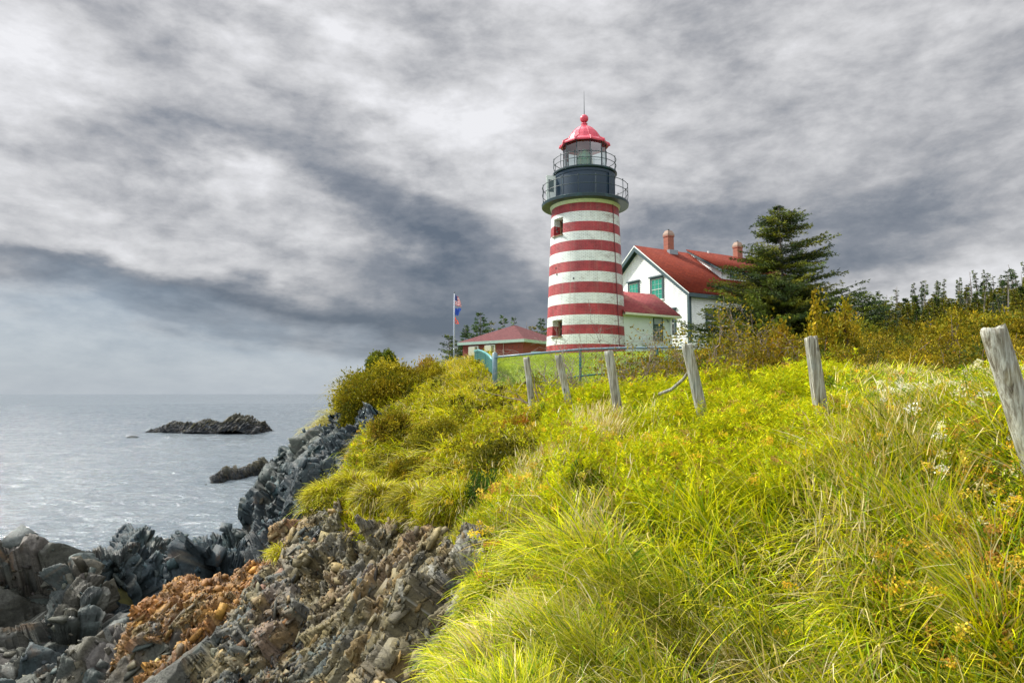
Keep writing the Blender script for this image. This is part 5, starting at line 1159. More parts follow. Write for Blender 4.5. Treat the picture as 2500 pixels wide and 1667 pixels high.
# ---- long matted grass close by
def matted(n, r0, r1, p0, p1, acc, straw=.13, ln=(.34, .8), lay=1.0, pal=GR, power=1.6, cell=.42, up=0.0, seg=6, wmin=.005):
    x, y = scatter(N(n), r0, r1, p0, p1, power); dx, dy, ds, idn = tussock_field(x, y, cell, 71)
    keepm = U(0, 1, len(x)) < np.clip(1.25 - ds / cell * .9, .25, 1); x, y, dx, dy, ds, idn = [q[keepm] for q in (x, y, dx, dy, ds, idn)]
    x = x - dx * .3; y = y - dy * .3
    n_ = len(x); r_ = np.hypot(x, y); z = T(x, y) + np.clip(.10 - .3 * (ds / cell) ** 2, -.05, .1) * .8
    flow = R(-88) + 1.5 * fbm(x / 1.5, y / 1.5, 0, 2, 81) + R(190) * sstep(.02, .22, fbm(x / 2.2, y / 2.2, 3, 2, 82)) - .35
    out = np.arctan2(dx, dy); a_ = np.arctan2(np.sin(flow) * 1.6 + np.sin(out) * .55, np.cos(flow) * 1.6 + np.cos(out) * .55) + rng.normal(0, 1, n_) * np.where(U(0, 1, n_) < .6, .3, 1.3)
    L_ = U(*ln, n_) * (.75 + .5 * idn) * np.clip(r_ / 4.2, .62, 1.1)
    L_ = L_ * np.clip(.38 + .5 * (x + .055 * y + .2), .42, 1)
    layv = lay * np.clip(.8 + 1.1 * fbm(x / 1.1, y / 1.1, 5, 2, 83), .3, 1.6)
    p0_ = U(.05, .5, n_) + .45 * layv; p1_ = p0_ + U(.3, 1.1, n_) * (.4 + layv * .5); upm = U(0, 1, n_) < (.1 + up); p1_ = np.where(upm, p0_ * .5 + .35, np.clip(p1_, 0, 2.15)); p0_ = np.where(upm, p0_ * .4, p0_)
    isst = U(0, 1, n_) < straw * np.clip(1 + 3.2 * fbm(x / .8, y / .8, 9, 3, 84), .1, 4)
    c = pick(pal, n_); tone = np.clip(.62 + .62 * idn + .9 * fbm(x / 1.2, y / 1.2, 2, 3, 85), .28, 1.18)[:, None]; c = c * tone
    c = np.where(isst[:, None], pick(STRAW, n_) * U(.55, 1, (n_, 1)), c); tip = np.where((U(0, 1, n_) < .3)[:, None], np.array(STRAW[1])[None], c * 1.1)
    W_ = np.maximum(wmin, r_ * .0014) * U(.4, 1.7, n_) * np.where(isst, 1.2, 1)
    acc.add(blades(np.stack([x, y, z - .03 + U(0, .11, n_) * min(lay, 1.5) / 1.5], 1), a_, L_, p0_, p1_, W_, c, seg, tip, kink=.16))
ga = Acc()
matted(100000, 2.6, 6.9, 1000, 2620, ga, ln=(.32, .72), lay=1.9, up=-.02)
matted(26000, 4.5, 9.5, 930, 1500, ga, straw=.2, lay=.6, up=.1, ln=(.2, .42))
matted(60000, 6.5, 14, 1250, 2620, ga, straw=.1, ln=(.14, .34), lay=.6, up=.15, power=1.2, seg=4)
matted(15000, 8, 12, 2000, 2300, ga, straw=.25, ln=(.3, .5), lay=1.1, power=1.2, seg=4)
def chaos(n, r0, r1, p0, p1, ln, wd, strawf):
    x, y = scatter(N(n), r0, r1, p0, p1, 1.4); n_ = len(x); L_ = U(*ln, n_) * np.clip(.38 + .5 * (x + .055 * y + .2), .5, 1); p0_ = U(.1, 1.1, n_); c = pick(GR, n_, .25); isst = (U(0, 1, n_) < strawf)[:, None]
    c = np.where(isst, pick(STRAW, n_) * U(.5, 1, (n_, 1)), c); ga.add(blades(np.stack([x, y, T(x, y) + U(0, .16, n_)], 1), U(0, 6.28, n_), L_, p0_, p0_ + U(0, 1.4, n_), U(*wd, n_) * np.clip(np.hypot(x, y) / 4.5, .8, 2), c, 5, kink=.5))
chaos(15000, 2.7, 7.5, 1000, 2620, (.16, .42), (.006, .012), .35)
chaos(5000, 2.7, 5.5, 1000, 1700, (.14, .36), (.007, .013), .25)
tag(ga.build('meadow_grass', mgrass, smooth=True), label='long yellow-green matted grass covering the foreground slope', cat='grass', kind='stuff')

# ---- rough grass and low plants on the flank above the cliff
gb = Acc()
GL = [srgb(184, 178, 14), srgb(164, 164, 14), srgb(198, 186, 28), srgb(134, 140, 16), srgb(178, 158, 20), srgb(112, 118, 18)]
def rough(n, r0, r1, p0, p1, pal, straw=.12, ln=(.2, .45), cell=.55, power=1.1, hang=0.0, mask=None, seg=4):
    x, y = scatter(N(n), r0, r1, p0, p1, power)
    if mask is not None: m_ = mask(x, y); x, y = x[m_], y[m_]
    m_ = ~((y > 19.5) & (x > -.028 * y)); x, y = x[m_], y[m_]
    dx, dy, ds, idn = tussock_field(x, y, cell, 171); n_ = len(x); r_ = np.hypot(x, y); z = T(x, y)
    nr = slope(x, y); dn = np.arctan2(nr[:, 0], nr[:, 1]); st = np.hypot(nr[:, 0], nr[:, 1])
    out = np.arctan2(dx, dy); a_ = np.arctan2(np.sin(out) + np.sin(dn) * st * 2, np.cos(out) + np.cos(dn) * st * 2) + rng.normal(0, .5, n_)
    hump = np.clip(.16 - .5 * (ds / cell) ** 2, -.08, .16)
    L_ = U(*ln, n_) * (.6 + .9 * idn) * np.clip(r_ / 12, .8, 1.5); p0_ = U(.05, .6, n_) + st * .6; p1_ = np.clip(p0_ + U(.5, 1.7, n_) + hang * st, 0, 2.6)
    tone = (.62 + .7 * idn + .6 * fbm(x / 1.6, y / 1.6, 2, 3, 185))[:, None]; c = pick(pal, n_) * np.clip(tone, .3, 1.5)
    s_ = U(0, 1, n_) < straw * np.clip(1 + 3 * fbm(x / 1.3, y / 1.3, 9, 3, 184), .1, 4); c = np.where(s_[:, None], pick(STRAW, n_) * .7, c)
    gb.add(blades(np.stack([x, y, z + hump - .04], 1), a_, L_, p0_, p1_, np.maximum(.006, r_ * .00085) * U(.6, 1.3, n_), c, seg))
rough(34000, 8.5, 32, 700, 1500, GL, ln=(.12, .3))
rough(9000, 10, 19, 700, 1120, GL + GR[:2], ln=(.25, .5), cell=.9, hang=1.2)
rough(16000, 30, 50, 690, 900, [srgb(176, 166, 90), srgb(150, 148, 50)], ln=(.5, .9), cell=1.2, hang=1.0)
rough(9000, 20, 48, 1040, 1200, GL + [srgb(196, 168, 60)], ln=(.15, .4), cell=.9)
tag(gb.build('slope_grass', mgrass, smooth=True), label='tufted olive and straw-coloured grass on the flank above the cliff', cat='grass', kind='stuff')

# ---- mown lawn round the tower
gl = Acc(); x, y = scatter(N(90000), 21.5, 62, 1195, 1760, 1.4); k_ = (y > 21.4) & ~inpoly(x, y, [tuple(HL.o), tuple(HL.o + HL.dw * WID), tuple(HL.o + HL.dw * WID + HL.du * LEN), tuple(HL.o + HL.du * LEN)]) & (np.hypot(x - TX, y - TD) > 2.6); x, y = x[k_], y[k_]; n_ = len(x)
c = pick([srgb(160, 176, 18), srgb(144, 166, 16), srgb(176, 184, 24)], n_, .1) * (1 + .35 * fbm(x / 2, y / 2, 0, 3, 91) + .1 * np.sin(y * 3.2 + x * .6))[:, None]
gl.add(blades(np.stack([x, y, T(x, y) - .01], 1), U(0, 6.28, n_), U(.05, .12, n_), U(0, .4, n_), U(.4, 1.2, n_), np.hypot(x, y) * .0012 * U(.7, 1.4, n_), c, 1))
tag(gl.build('lawn', mgrass), label='short mown bright green lawn below the tower', cat='lawn', kind='stuff')
mlawn = mat('lawn_turf', srgb(118, 140, 16), .9); t = NT(mlawn)
t.set(t.p.inputs['Base Color'], t.ramp(t.noise(t.coord('Object'), 1.6, 6, .7), [(.3, srgb(104, 124, 16)), (.7, srgb(156, 172, 24))]))
ground.data.materials.append(mlawn)
cen_ = np.empty(len(ground.data.polygons) * 3, dtype=np.float32); ground.data.polygons.foreach_get('center', cen_); cen_ = cen_.reshape(-1, 3)
ground.data.polygons.foreach_set('material_index', ((cen_[:, 1] > 21.6) & (cen_[:, 0] > cen_[:, 1] * (-.025)) & (cen_[:, 0] < 14 + 0 * cen_[:, 1]) & (cen_[:, 1] < 75)).astype(np.int32))

# ---- narrow-leaved goldenrod plants
def stems(x, y, hgt, K, acc, pal, leaf=(.075, .13), wl=.009, fl=None, flf=0.0, sacc=None, facc=None, zoff=0.0, lean=.14):
    n_ = len(x); z = T(x, y) + zoff; r_ = np.hypot(x, y)
    ax = np.stack([rng.normal(0, lean, n_), rng.normal(0, lean, n_), np.ones(n_)], 1); tone = np.exp(rng.normal(0, .22, (n_, 1)))
    f_ = np.sort(U(.12, 1.0, (n_, K)), 1); base = np.stack([x, y, z], 1)[:, None, :] + ax[:, None, :] * (f_ * hgt[:, None])[:, :, None]
    aa_ = U(0, 6.28, (n_, K)); up_ = U(.1, 1.0, (n_, K)) * (.4 + f_ * .9); D = np.stack([np.cos(aa_), np.sin(aa_), up_], -1).reshape(-1, 3)
    L_ = (U(*leaf, (n_, K)) * (1.15 - .55 * f_)).ravel() * np.repeat(np.clip(r_ / 8, .8, 1.6), K); W_ = np.repeat(np.maximum(wl, r_ * .00095), K) * U(.7, 1.3, n_ * K)
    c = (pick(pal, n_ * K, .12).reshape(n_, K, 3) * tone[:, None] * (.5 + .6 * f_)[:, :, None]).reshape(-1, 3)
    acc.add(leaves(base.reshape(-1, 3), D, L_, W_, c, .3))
    acc.add(blades(np.stack([x, y, z - .02], 1), np.arctan2(ax[:, 0], ax[:, 1]), hgt, np.hypot(ax[:, 0], ax[:, 1]), np.hypot(ax[:, 0], ax[:, 1]), np.maximum(.005, r_ * .0006), pick([srgb(112, 104, 34), srgb(120, 84, 50)], n_), 2))
    if fl is not None:
        s_ = U(0, 1, n_) < flf; m_ = int(s_.sum())
        if m_:
            tp = np.stack([x, y, z], 1)[s_] + ax[s_] * hgt[s_][:, None]; Kf = 42; rr_ = U(.03, .08, (m_, 1)) * np.sqrt(U(0, 1, (m_, Kf))); q = U(0, 6.28, (m_, Kf))
            Pf = tp[:, None, :] + np.stack([rr_ * np.cos(q), rr_ * np.sin(q), .018 * rng.normal(0, 1, (m_, Kf)) - rr_ * .25], -1)
            cf = np.repeat(pick(fl, m_, .15)[:, None], Kf, 1).reshape(-1, 3) * U(.6, 1.15, (m_ * Kf, 1)); Dn = rng.normal(0, 1, (m_ * Kf, 3)); Dn[:, 2] = np.abs(Dn[:, 2])
            facc.add(leaves(Pf.reshape(-1, 3), Dn, U(.014, .026, m_ * Kf), U(.012, .02, m_ * Kf), cf))
gg = Acc(); fl = Acc(); fw = Acc()
YG = [srgb(188, 194, 8), srgb(168, 182, 10), srgb(206, 204, 14), srgb(140, 164, 16), srgb(196, 184, 14)]
DG = [srgb(100, 134, 30), srgb(124, 150, 30), srgb(88, 120, 34)]
OR_ = [srgb(232, 192, 56), srgb(222, 176, 54), srgb(240, 206, 84), srgb(200, 150, 74)]; WH_ = [srgb(232, 226, 180), srgb(220, 212, 160), srgb(240, 238, 214)]; TANF = [srgb(180, 146, 76), srgb(164, 126, 70)]
def clumpmask(x, y, sc_, thr, s): return fbm(x / sc_, y / sc_, 0, 3, s) > thr
x, y = scatter(N(14500), 6.4, 15.5, 1330, 2080, 1.2); k_ = clumpmask(x, y, .8, -.06, 61); x, y = x[k_], y[k_]
stems(x, y, U(.28, .5, len(x)) * (1 + .9 * fbm(x / .8, y / .8, 0, 2, 61)), 30, gg, YG, fl=TANF + OR_[:1], flf=.035, facc=fl)
x, y = scatter(N(4200), 4.6, 11, 2050, 2600, 1.2); k_ = clumpmask(x, y, 1.0, -.3, 63); x, y = x[k_], y[k_]
stems(x, y, U(.3, .55, len(x)), 26, gg, DG + YG, leaf=(.07, .12), fl=OR_, flf=.1, facc=fl)
# drifts of orange and cream flower heads near the last post
for (p0, p1, r0, r1, n0, cols, ff, hh_) in ((2280, 2560, 4.3, 5.9, 480, OR_, .28, (.45, .66)), (2230, 2420, 5.6, 8.5, 400, OR_, .2, (.35, .55)), (2290, 2560, 4.8, 8.0, 300, WH_, .2, (.45, .75)), (2330, 2580, 4.15, 4.9, 260, OR_, .3, (.4, .62)), (2120, 2320, 6.5, 9.5, 200, OR_, .35, (.3, .5)), (2150, 2260, 7, 10, 70, WH_, .6, (.4, .6)), (2200, 2500, 3.9, 5.2, 90, OR_, .3, (.3, .45)),
                                        (1120, 1320, 7.0, 8.6, 120, OR_, .3, (.3, .5)), (1060, 1200, 6.2, 7.6, 90, OR_, .6, (.35, .6)), (720, 900, 17, 23, 500, OR_, .4, (.3, .6))):
    x, y = scatter(N(n0), r0, r1, p0, p1, 1.0); stems(x, y, U(*hh_, len(x)), 24, gg, DG + YG[:2] if p0 > 2000 else YG, fl=cols, flf=ff, facc=fl)
for px_, Y_, h_ in ((2226, 7.6, .62), (2232, 7.7, .58), (2240, 7.5, .6), (1993, 7.0, .4), (2080, 6.5, .4), (2160, 6.9, .45)):
    x = np.array([pxp(px_, Y_)] * 3) + rng.normal(0, .03, 3); y = np.array([Y_] * 3) + rng.normal(0, .05, 3); stems(x, y, np.full(3, h_), 30, gg, DG, fl=WH_, flf=1.0, facc=fl)
x, y = scatter(N(9500), 9.5, 28, 720, 1400, 1.1); k_ = clumpmask(x, y, 1.4, -.1, 64) & ~((y > 19.5) & (x > -.028 * y)); x, y = x[k_], y[k_]
stems(x, y, U(.15, .42, len(x)) * (1 + .7 * fbm(x / .8, y / .8, 0, 2, 66)), 24, gg, YG[:3] + GL, leaf=(.05, .09), fl=OR_, flf=.04, facc=fl)
for (n0, r0, r1, p0, p1) in ((750, 4.4, 7.4, 1110, 1500), (160, 3.4, 4.8, 1250, 1700), (240, 4.2, 6.2, 1700, 2150)):
    x, y = scatter(N(n0), r0, r1, p0, p1, 1.0); k_ = clumpmask(x, y, .5, -.02, 67); x, y = x[k_], y[k_]; stems(x, y, U(.2, .42, len(x)), 30, gg, YG + DG[:1], leaf=(.06, .11), fl=OR_, flf=.06, facc=fl)
tag(gg.build('goldenrod', mleaf), label='narrow-leaved yellow-green goldenrod stems across the meadow', cat='wild plants', kind='stuff')
tag(fl.build('flower_heads', mflower), label='orange, tan and cream flat flower heads among the meadow plants', cat='flowers', kind='stuff')
# ---- pale seed stalks
st_ = Acc()
for (p0, p1, r0, r1, n0, hh_, lz_) in ((1960, 2260, 5.0, 6.9, 520, (.5, .95), .32), (1260, 1420, 7.6, 8.8, 420, (.35, .7), .3), (1395, 1500, 9.4, 11.2, 900, (.4, .75), .45), (980, 1150, 6.0, 7.4, 60, (.5, .95), .15), (1900, 2500, 5.2, 9, 260, (.4, .8), .35), (1080, 1700, 6, 12, 260, (.4, .8), .35), (700, 1300, 11, 24, 420, (.3, .7), .6)):
    x, y = scatter(N(n0), r0, r1, p0, p1, 1.0); n_ = len(x); r_ = np.hypot(x, y); a_ = rng.normal(.9, .9, n_); c = pick(STRAW + GD[:1], n_) * .85; L_ = U(*hh_, n_); p0_ = U(0, lz_, n_); p1_ = p0_ + U(0, .45, n_)
    st_.add(blades(np.stack([x, y, T(x, y)], 1), a_, L_, p0_, p1_, np.maximum(.003, r_ * .00055) * U(.7, 1.2, n_), c, 5))
    hx_ = np.stack([x, y, T(x, y)], 1); am = (p0_ + p1_) / 2; tipx = hx_ + np.stack([np.sin(a_) * np.sin(am) * L_, np.cos(a_) * np.sin(am) * L_, np.cos(am) * L_], 1) * .86
    st_.add(blades(tipx, a_, L_ * .16, p1_, p1_ + .1, np.maximum(.009, r_ * .0012), c * .9, 2))
tag(st_.build('seed_stalks', mgrass, smooth=True), label='thin pale dry seed stalks rising out of the meadow', cat='dry grass', kind='stuff')

# ---- leafy shrubs
def shrub_geo(cx, cy, cz, rx, ry, hgt, nl, pal, lf=(.05, .08), clumps=28, flat=.5, seed=1, tone_sd=.22, narrow=.5, stem=True, twigs=None, full=False):
    rs = np.random.default_rng(seed); q = rs.uniform(0, 2 * math.pi, clumps); cosv = rs.uniform(0 if not full else -.3, 1, clumps); rad_ = rs.uniform(.55, 1.0, clumps) ** .5
    sn = np.sqrt(1 - cosv ** 2); K_ = np.stack([cx + rx * sn * np.cos(q) * rad_, cy + ry * sn * np.sin(q) * rad_, cz + hgt * (.12 + .8 * np.clip(cosv, 0, 1) * rad_)], 1)
    K_[:, 2] += rs.normal(0, .06, clumps) * hgt
    ki = rs.integers(0, clumps, nl); cr = np.array([rx, ry, hgt * .8]) * .30 * rs.uniform(.6, 1.4, (clumps, 1))
    off = rs.normal(0, .42, (nl, 3)) * cr[ki]; Pc = K_[ki] + off; Pc[:, 2] = np.maximum(Pc[:, 2], cz - .1)
    D = off / (np.linalg.norm(off, axis=1, keepdims=True) + 1e-6) + rs.normal(0, .6, (nl, 3)) + np.array([0, 0, .5])
    tone = np.exp(rs.normal(0, tone_sd, clumps))[ki][:, None]; pc = np.array(pal)[rs.integers(0, len(pal), clumps)][ki]; pp = np.array(pal)[rs.integers(0, len(pal), nl)]
    c = (pc * .6 + pp * .4) * tone * rs.uniform(.75, 1.2, (nl, 1)); L_ = rs.uniform(*lf, nl)
    res = leaves(Pc, D, L_, L_ * narrow * rs.uniform(.8, 1.2, nl), c, .2); tw = []
    if stem:
        for k in range(clumps):
            tw.append(([cx + rs.normal(0, .08) * rx, cy + rs.normal(0, .08) * ry, cz - .1], K_[k]))
    return res, tw
def twig_mesh(segs, r0, r1, col):
    """tapered three-sided twigs between point pairs"""
    A = np.array([s[0] for s in segs], float); B_ = np.array([s[1] for s in segs], float); M_ = (A + B_) / 2 + rng.normal(0, .06, A.shape) * np.linalg.norm(B_ - A, axis=1, keepdims=True)
    n_ = len(A); D = B_ - A; S = np.cross(D, [0.1, .2, 1]); S /= np.linalg.norm(S, axis=1, keepdims=True) + 1e-9; W_ = np.cross(S, D); W_ /= np.linalg.norm(W_, axis=1, keepdims=True) + 1e-9
    r0 = np.broadcast_to(r0, n_)[:, None]; r1 = np.broadcast_to(r1, n_)[:, None]; rings = []
    for Pp, rr_ in ((A, r0), (M_, (r0 + r1) / 2), (B_, r1)):
        for k in range(3): a_ = 2 * math.pi * k / 3; rings.append(Pp + (S * math.cos(a_) + W_ * math.sin(a_)) * rr_)
    V = np.stack(rings, 1); Fq = []
    for i in range(2):
        for k in range(3): Fq.append((i * 3 + k, i * 3 + (k + 1) % 3, (i + 1) * 3 + (k + 1) % 3, (i + 1) * 3 + k))
    Fc = (np.array(Fq)[None] + (np.arange(n_) * 9)[:, None, None]).reshape(-1, 4)
    c = np.repeat(np.array(col)[None] * np.exp(rng.normal(0, .2, (n_, 1))), 9, 0)
    return V.reshape(-1, 3), Fc, c
def bush(label, px, Y, wpx, py_top, nl, pal, seed, lf=(.05, .08), clumps=40, twigs=60, name='shrub', ry=None, zoff=-.1, zpy=None, **k):
    x = pxp(px, Y); z = float(T(x, Y)) + zoff if zpy is None else pz(px, zpy, Y); rx = wpx / 2 / F * Y; h_ = (pz(px, py_top, Y) - z) / .95
    res, tw = shrub_geo(x, Y, z, rx, ry or rx, h_, N(nl), pal, lf, clumps, seed=seed, **k); root = empty(name, (0, 0, 0), label=label, cat='shrub')
    a = Acc(); a.add(res); a.build('foliage', mleaf, parent=root)
    a = Acc(); a.add(twig_mesh(tw, .012 * max(1, Y / 14), .004 * max(1, Y / 14), srgb(96, 84, 70))); a.build('stems', mtwigc, parent=root); return root
MOUND = [srgb(150, 142, 22), srgb(128, 124, 22), srgb(108, 108, 22), srgb(134, 112, 26), srgb(92, 98, 24), srgb(164, 150, 30)]
DARKO = [srgb(88, 92, 24), srgb(70, 80, 24), srgb(112, 104, 24), srgb(60, 70, 24)]
bush('broad domed olive shrub capping the cliff edge above the sea', 950, 29.5, 215, 908, 95000, MOUND, 1, (.08, .14), 230, ry=2.2, full=True, zoff=-.9, tone_sd=.28)
bush('lower right shoulder of dense olive shrub beside the domed one', 1050, 29.5, 110, 905, 40000, MOUND, 2, (.08, .14), 120, ry=1.8, full=True, zoff=-.8)
bush('olive shrub hanging over the dark rock face below the dome', 895, 28.2, 95, 950, 34000, MOUND + DARKO, 3, (.08, .13), 100, ry=1.0, full=True, zoff=-1.0)
bush('small round dark green bush peeping over the domed shrub', 934, 32, 66, 862, 14000, [srgb(96, 108, 30), srgb(74, 90, 30), srgb(120, 124, 36)], 4, (.08, .13), 60, ry=.8, full=True, zpy=915)
bush('straw-topped scrub on the skyline left of the far lattice fence', 1042, 33, 50, 876, 5000, [srgb(176, 140, 70), srgb(150, 136, 50), srgb(128, 122, 36)], 5, (.09, .14), 30)
bush('dark shadowy shrub on the bank above the overhanging tussocks', 1225, 11.2, 150, 1080, 9000, DARKO + MOUND[:2], 6, (.035, .06), 70, zoff=-.15)
bush('orange-tinged low shrub on the bank left of the dry grass', 1285, 12.6, 120, 1020, 6000, [srgb(150, 130, 26), srgb(176, 110, 30), srgb(120, 116, 24)], 7, (.035, .06), 50)
bush('olive low shrub in the middle of the cliff-top bank', 1085, 15.5, 150, 1030, 9000, MOUND, 8, (.045, .075), 70)
bush('leafy dark green shrub at the brink under the tall seed stalks', 1180, 9.6, 90, 1160, 5000, [srgb(70, 100, 34), srgb(90, 120, 34), srgb(56, 80, 30)], 9, (.035, .055), 40, zoff=-.3)
bush('low olive shrub above the yellow tussock at the cliff edge', 960, 18.5, 110, 1010, 7000, MOUND + [srgb(140, 112, 40)], 12, (.05, .08), 50)
bush('rounded rusty-olive shrub on the bank right of the cliff notch', 1010, 14.2, 120, 1120, 8000, MOUND + [srgb(150, 104, 34)], 13, (.04, .07), 60)
# leafy scrub over the bank above the cliff
bk_ = Acc(); xs_, ys_ = scatter(230, 9.8, 27, 740, 1420, 1.2); rs = np.random.default_rng(44)
for i in range(len(xs_)):
    x, y = xs_[i], ys_[i]
    if y > 19.5 and x > -.028 * y: continue
    r_ = rs.uniform(.25, .65) * (y / 15) ** .5; tn = rs.choice([.55, .8, 1.0, 1.1]); pal = [tuple(np.array(c_) * tn) for c_ in (MOUND + YG[:2] if rs.random() < .6 else DARKO + MOUND[:2])]
    res, tw = shrub_geo(x, y, float(T(x, y)) - .08, r_, r_, rs.uniform(.22, .5) * (y / 14) ** .5, N(520), pal, (.03 * max(1, y / 12), .06 * max(1, y / 12)), 12, seed=7000 + i, tone_sd=.35); bk_.add(res)
for i in range(46):  # dark leafy clumps added in the meadow; their dark greens stand in for shadowed pockets
    p_ = rs.uniform(1330, 2150); y = rs.uniform(7.0, 12.5); x = (p_ - 1250) / F * y; r_ = rs.uniform(.14, .32); pal = [tuple(np.array(c_) * rs.choice([.5, .8, 1.0])) for c_ in YG[3:4] + DG + DARKO]
    res, tw = shrub_geo(x, y, float(T(x, y)) - .05, r_, r_, rs.uniform(.3, .55), N(420), pal, (.04, .08), 9, seed=8000 + i, tone_sd=.35, narrow=.28); bk_.add(res)
tag(bk_.build('bank_scrub', mleaf), label='low leafy olive and yellow-green scrub on the bank above the cliff and in the meadow', cat='scrub', kind='stuff')
# hanging tussocks at the brink of the cliff
def tussock(label, px, py, Y, rad_, ht, n, pal, seed, droop=1.0):
    n = int(n * .55)
    c0_ = at(px, py, Y); q = U(0, 6.28, N(n)); rr_ = rad_ * np.sqrt(U(0, 1, N(n))) * .7; n_ = len(q); P_ = np.stack([c0_[0] + rr_ * np.cos(q), c0_[1] + rr_ * np.sin(q) * .7, c0_[2] + (1 - (rr_ / rad_) ** 2) * ht * .5], 1)
    a_ = np.arctan2(np.cos(q), np.sin(q)) + rng.normal(0, 1.0, n_); p0_ = rr_ / rad_ * 1.0 + U(0, .3, n_); c = pick(pal, n_, .3) * (.5 + .8 * U(0, 1, n_))[:, None]; c = np.where((U(0, 1, n_) < .14)[:, None], pick(STRAW, n_) * .75, c)
    a = Acc(); a.add(blades(P_, a_, U(.5, 1.1, n_) * ht * 1.3, p0_, np.clip(p0_ + U(.6, 1.6, n_) * droop, 0, 2.9), np.full(n_, Y * .0013), c, 6, kink=.4))
    return tag(a.build('grass_tussock', mgrass, smooth=True), label=label, cat='tussock', group='grass tussocks along the brink of the cliff')
TY = [srgb(190, 186, 26), srgb(170, 172, 26), srgb(206, 192, 50)]
tussock('bright yellow-green tussock overhanging the cliff farthest left', 805, 1240, 14.9, .42, .42, 8000, TY, 1)
tussock('second bright tussock just right of the leftmost one, wider', 862, 1212, 15.2, .42, .4, 7000, TY, 2)
tussock('shaggy pale-fringed tussock hanging in the middle of the brink', 925, 1245, 13.2, .36, .42, 7000, TY + STRAW[:1] + GL, 3)
tussock('brownish drooping tussock between the pale-fringed one and the notch', 1025, 1258, 11.4, .4, .4, 7000, GL + [srgb(150, 140, 40)], 4)
tussock('long combed olive tussock at the right end of the brink', 1115, 1270, 10.0, .4, .4, 7000, GL + GR[:2], 5)
tussock('small tuft of green grass alone on the rock crest at left', 690, 1372, 14.2, .28, .28, 1600, TY, 6)
# ---- brown and olive thicket between the meadow and the house
th = Acc(); twg = Acc(); segs = []
xs_, ys_ = scatter(260, 12.5, 34, 1530, 2620, 1.2, False)
rs = np.random.default_rng(12)
for i in range(len(xs_)):
    x, y = xs_[i], ys_[i]; pxx = 1250 + x / y * F
    if y < 14.5 and pxx < 1700: continue
    if 2050 < pxx < 2230 and y < 14: continue
    h_ = rs.uniform(.5, 1.0) * (1.0 if y < 18 else 1.25) * (1.15 if pxx < 2200 else .9); r_ = rs.uniform(.5, 1.0)
    tgt = np.interp(pxx, [1530, 1620, 1700, 1800, 1900, 1960, 2050, 2200, 2350, 2500], [862, 850, 838, 835, 822, 795, 768, 768, 765, 785]) + rs.uniform(0, 40)
    h_ = min(h_, pz(pxx, tgt, y) - float(T(x, y)))
    if h_ < .25: continue
    pal = BR if rs.random() < .5 else (OL if rs.random() < .7 else [srgb(88, 100, 30), srgb(70, 84, 28)])
    res, tw = shrub_geo(x, y, float(T(x, y)) - .1, r_, r_ * .8, h_, N(1050 if y < 22 else 700), pal, (.045 * max(1, y / 18), .075 * max(1, y / 18)), 14, seed=1000 + i, tone_sd=.3); th.add(res); segs += tw[:9]
    if rs.random() < .55:      # bare shoots standing out of the crown
        for k in range(5):
            b_ = tw[rs.integers(0, len(tw))][1]; e_ = b_ + np.array([rs.normal(0, .12), rs.normal(0, .12), rs.uniform(.15, .45)]); segs.append((b_, e_))
            m_ = rs.integers(4, 12); f_ = rs.uniform(.1, 1, (m_, 1)); th.add(leaves(b_ + (e_ - b_) * f_, rs.normal(0, 1, (m_, 3)) + [0, 0, .8], rs.uniform(.05, .08, m_) * max(1, y / 18), rs.uniform(.02, .04, m_) * max(1, y / 18), pick([srgb(176, 132, 30), srgb(160, 140, 34)], m_)))
tag(th.build('thicket', mleaf), label='dense olive and rust-brown thicket between the meadow and the house', cat='thicket', kind='stuff')
twg.add(twig_mesh(segs, .012, .005, srgb(98, 82, 70))); tag(twg.build('thicket_twigs', mtwigc), label='grey-brown twigs of the thicket between the meadow and the house', cat='thicket', kind='stuff')
def sapling(label, px, Y, wpx, top, seed, pal):
    bush(label, px, Y, wpx, top, 1500, pal, seed, (.10, .15), 34, name='sapling', narrow=.5, zoff=0, tone_sd=.2)
YL = [srgb(168, 140, 26), srgb(150, 140, 26), srgb(132, 116, 26), srgb(116, 122, 26)]
sapling('tallest yellow-leaved sapling in front of the big spruce, right of its trunk', 2003, 18, 62, 742, 21, YL)
sapling('yellow-brown sapling right of the tallest one', 2062, 19, 75, 762, 22, YL)
sapling('rusty sapling left of the square post under the spruce', 1905, 17, 70, 800, 23, [srgb(160, 124, 28), srgb(140, 124, 28)])
sapling('thin olive sapling against the white house wall, right of the corner board', 1765, 19, 90, 826, 24, [srgb(104, 108, 34), srgb(88, 84, 34), srgb(128, 116, 36)])
sapling('olive-yellow sapling at the foot of the wood near the right edge', 2330, 26, 80, 745, 25, YL + OL)
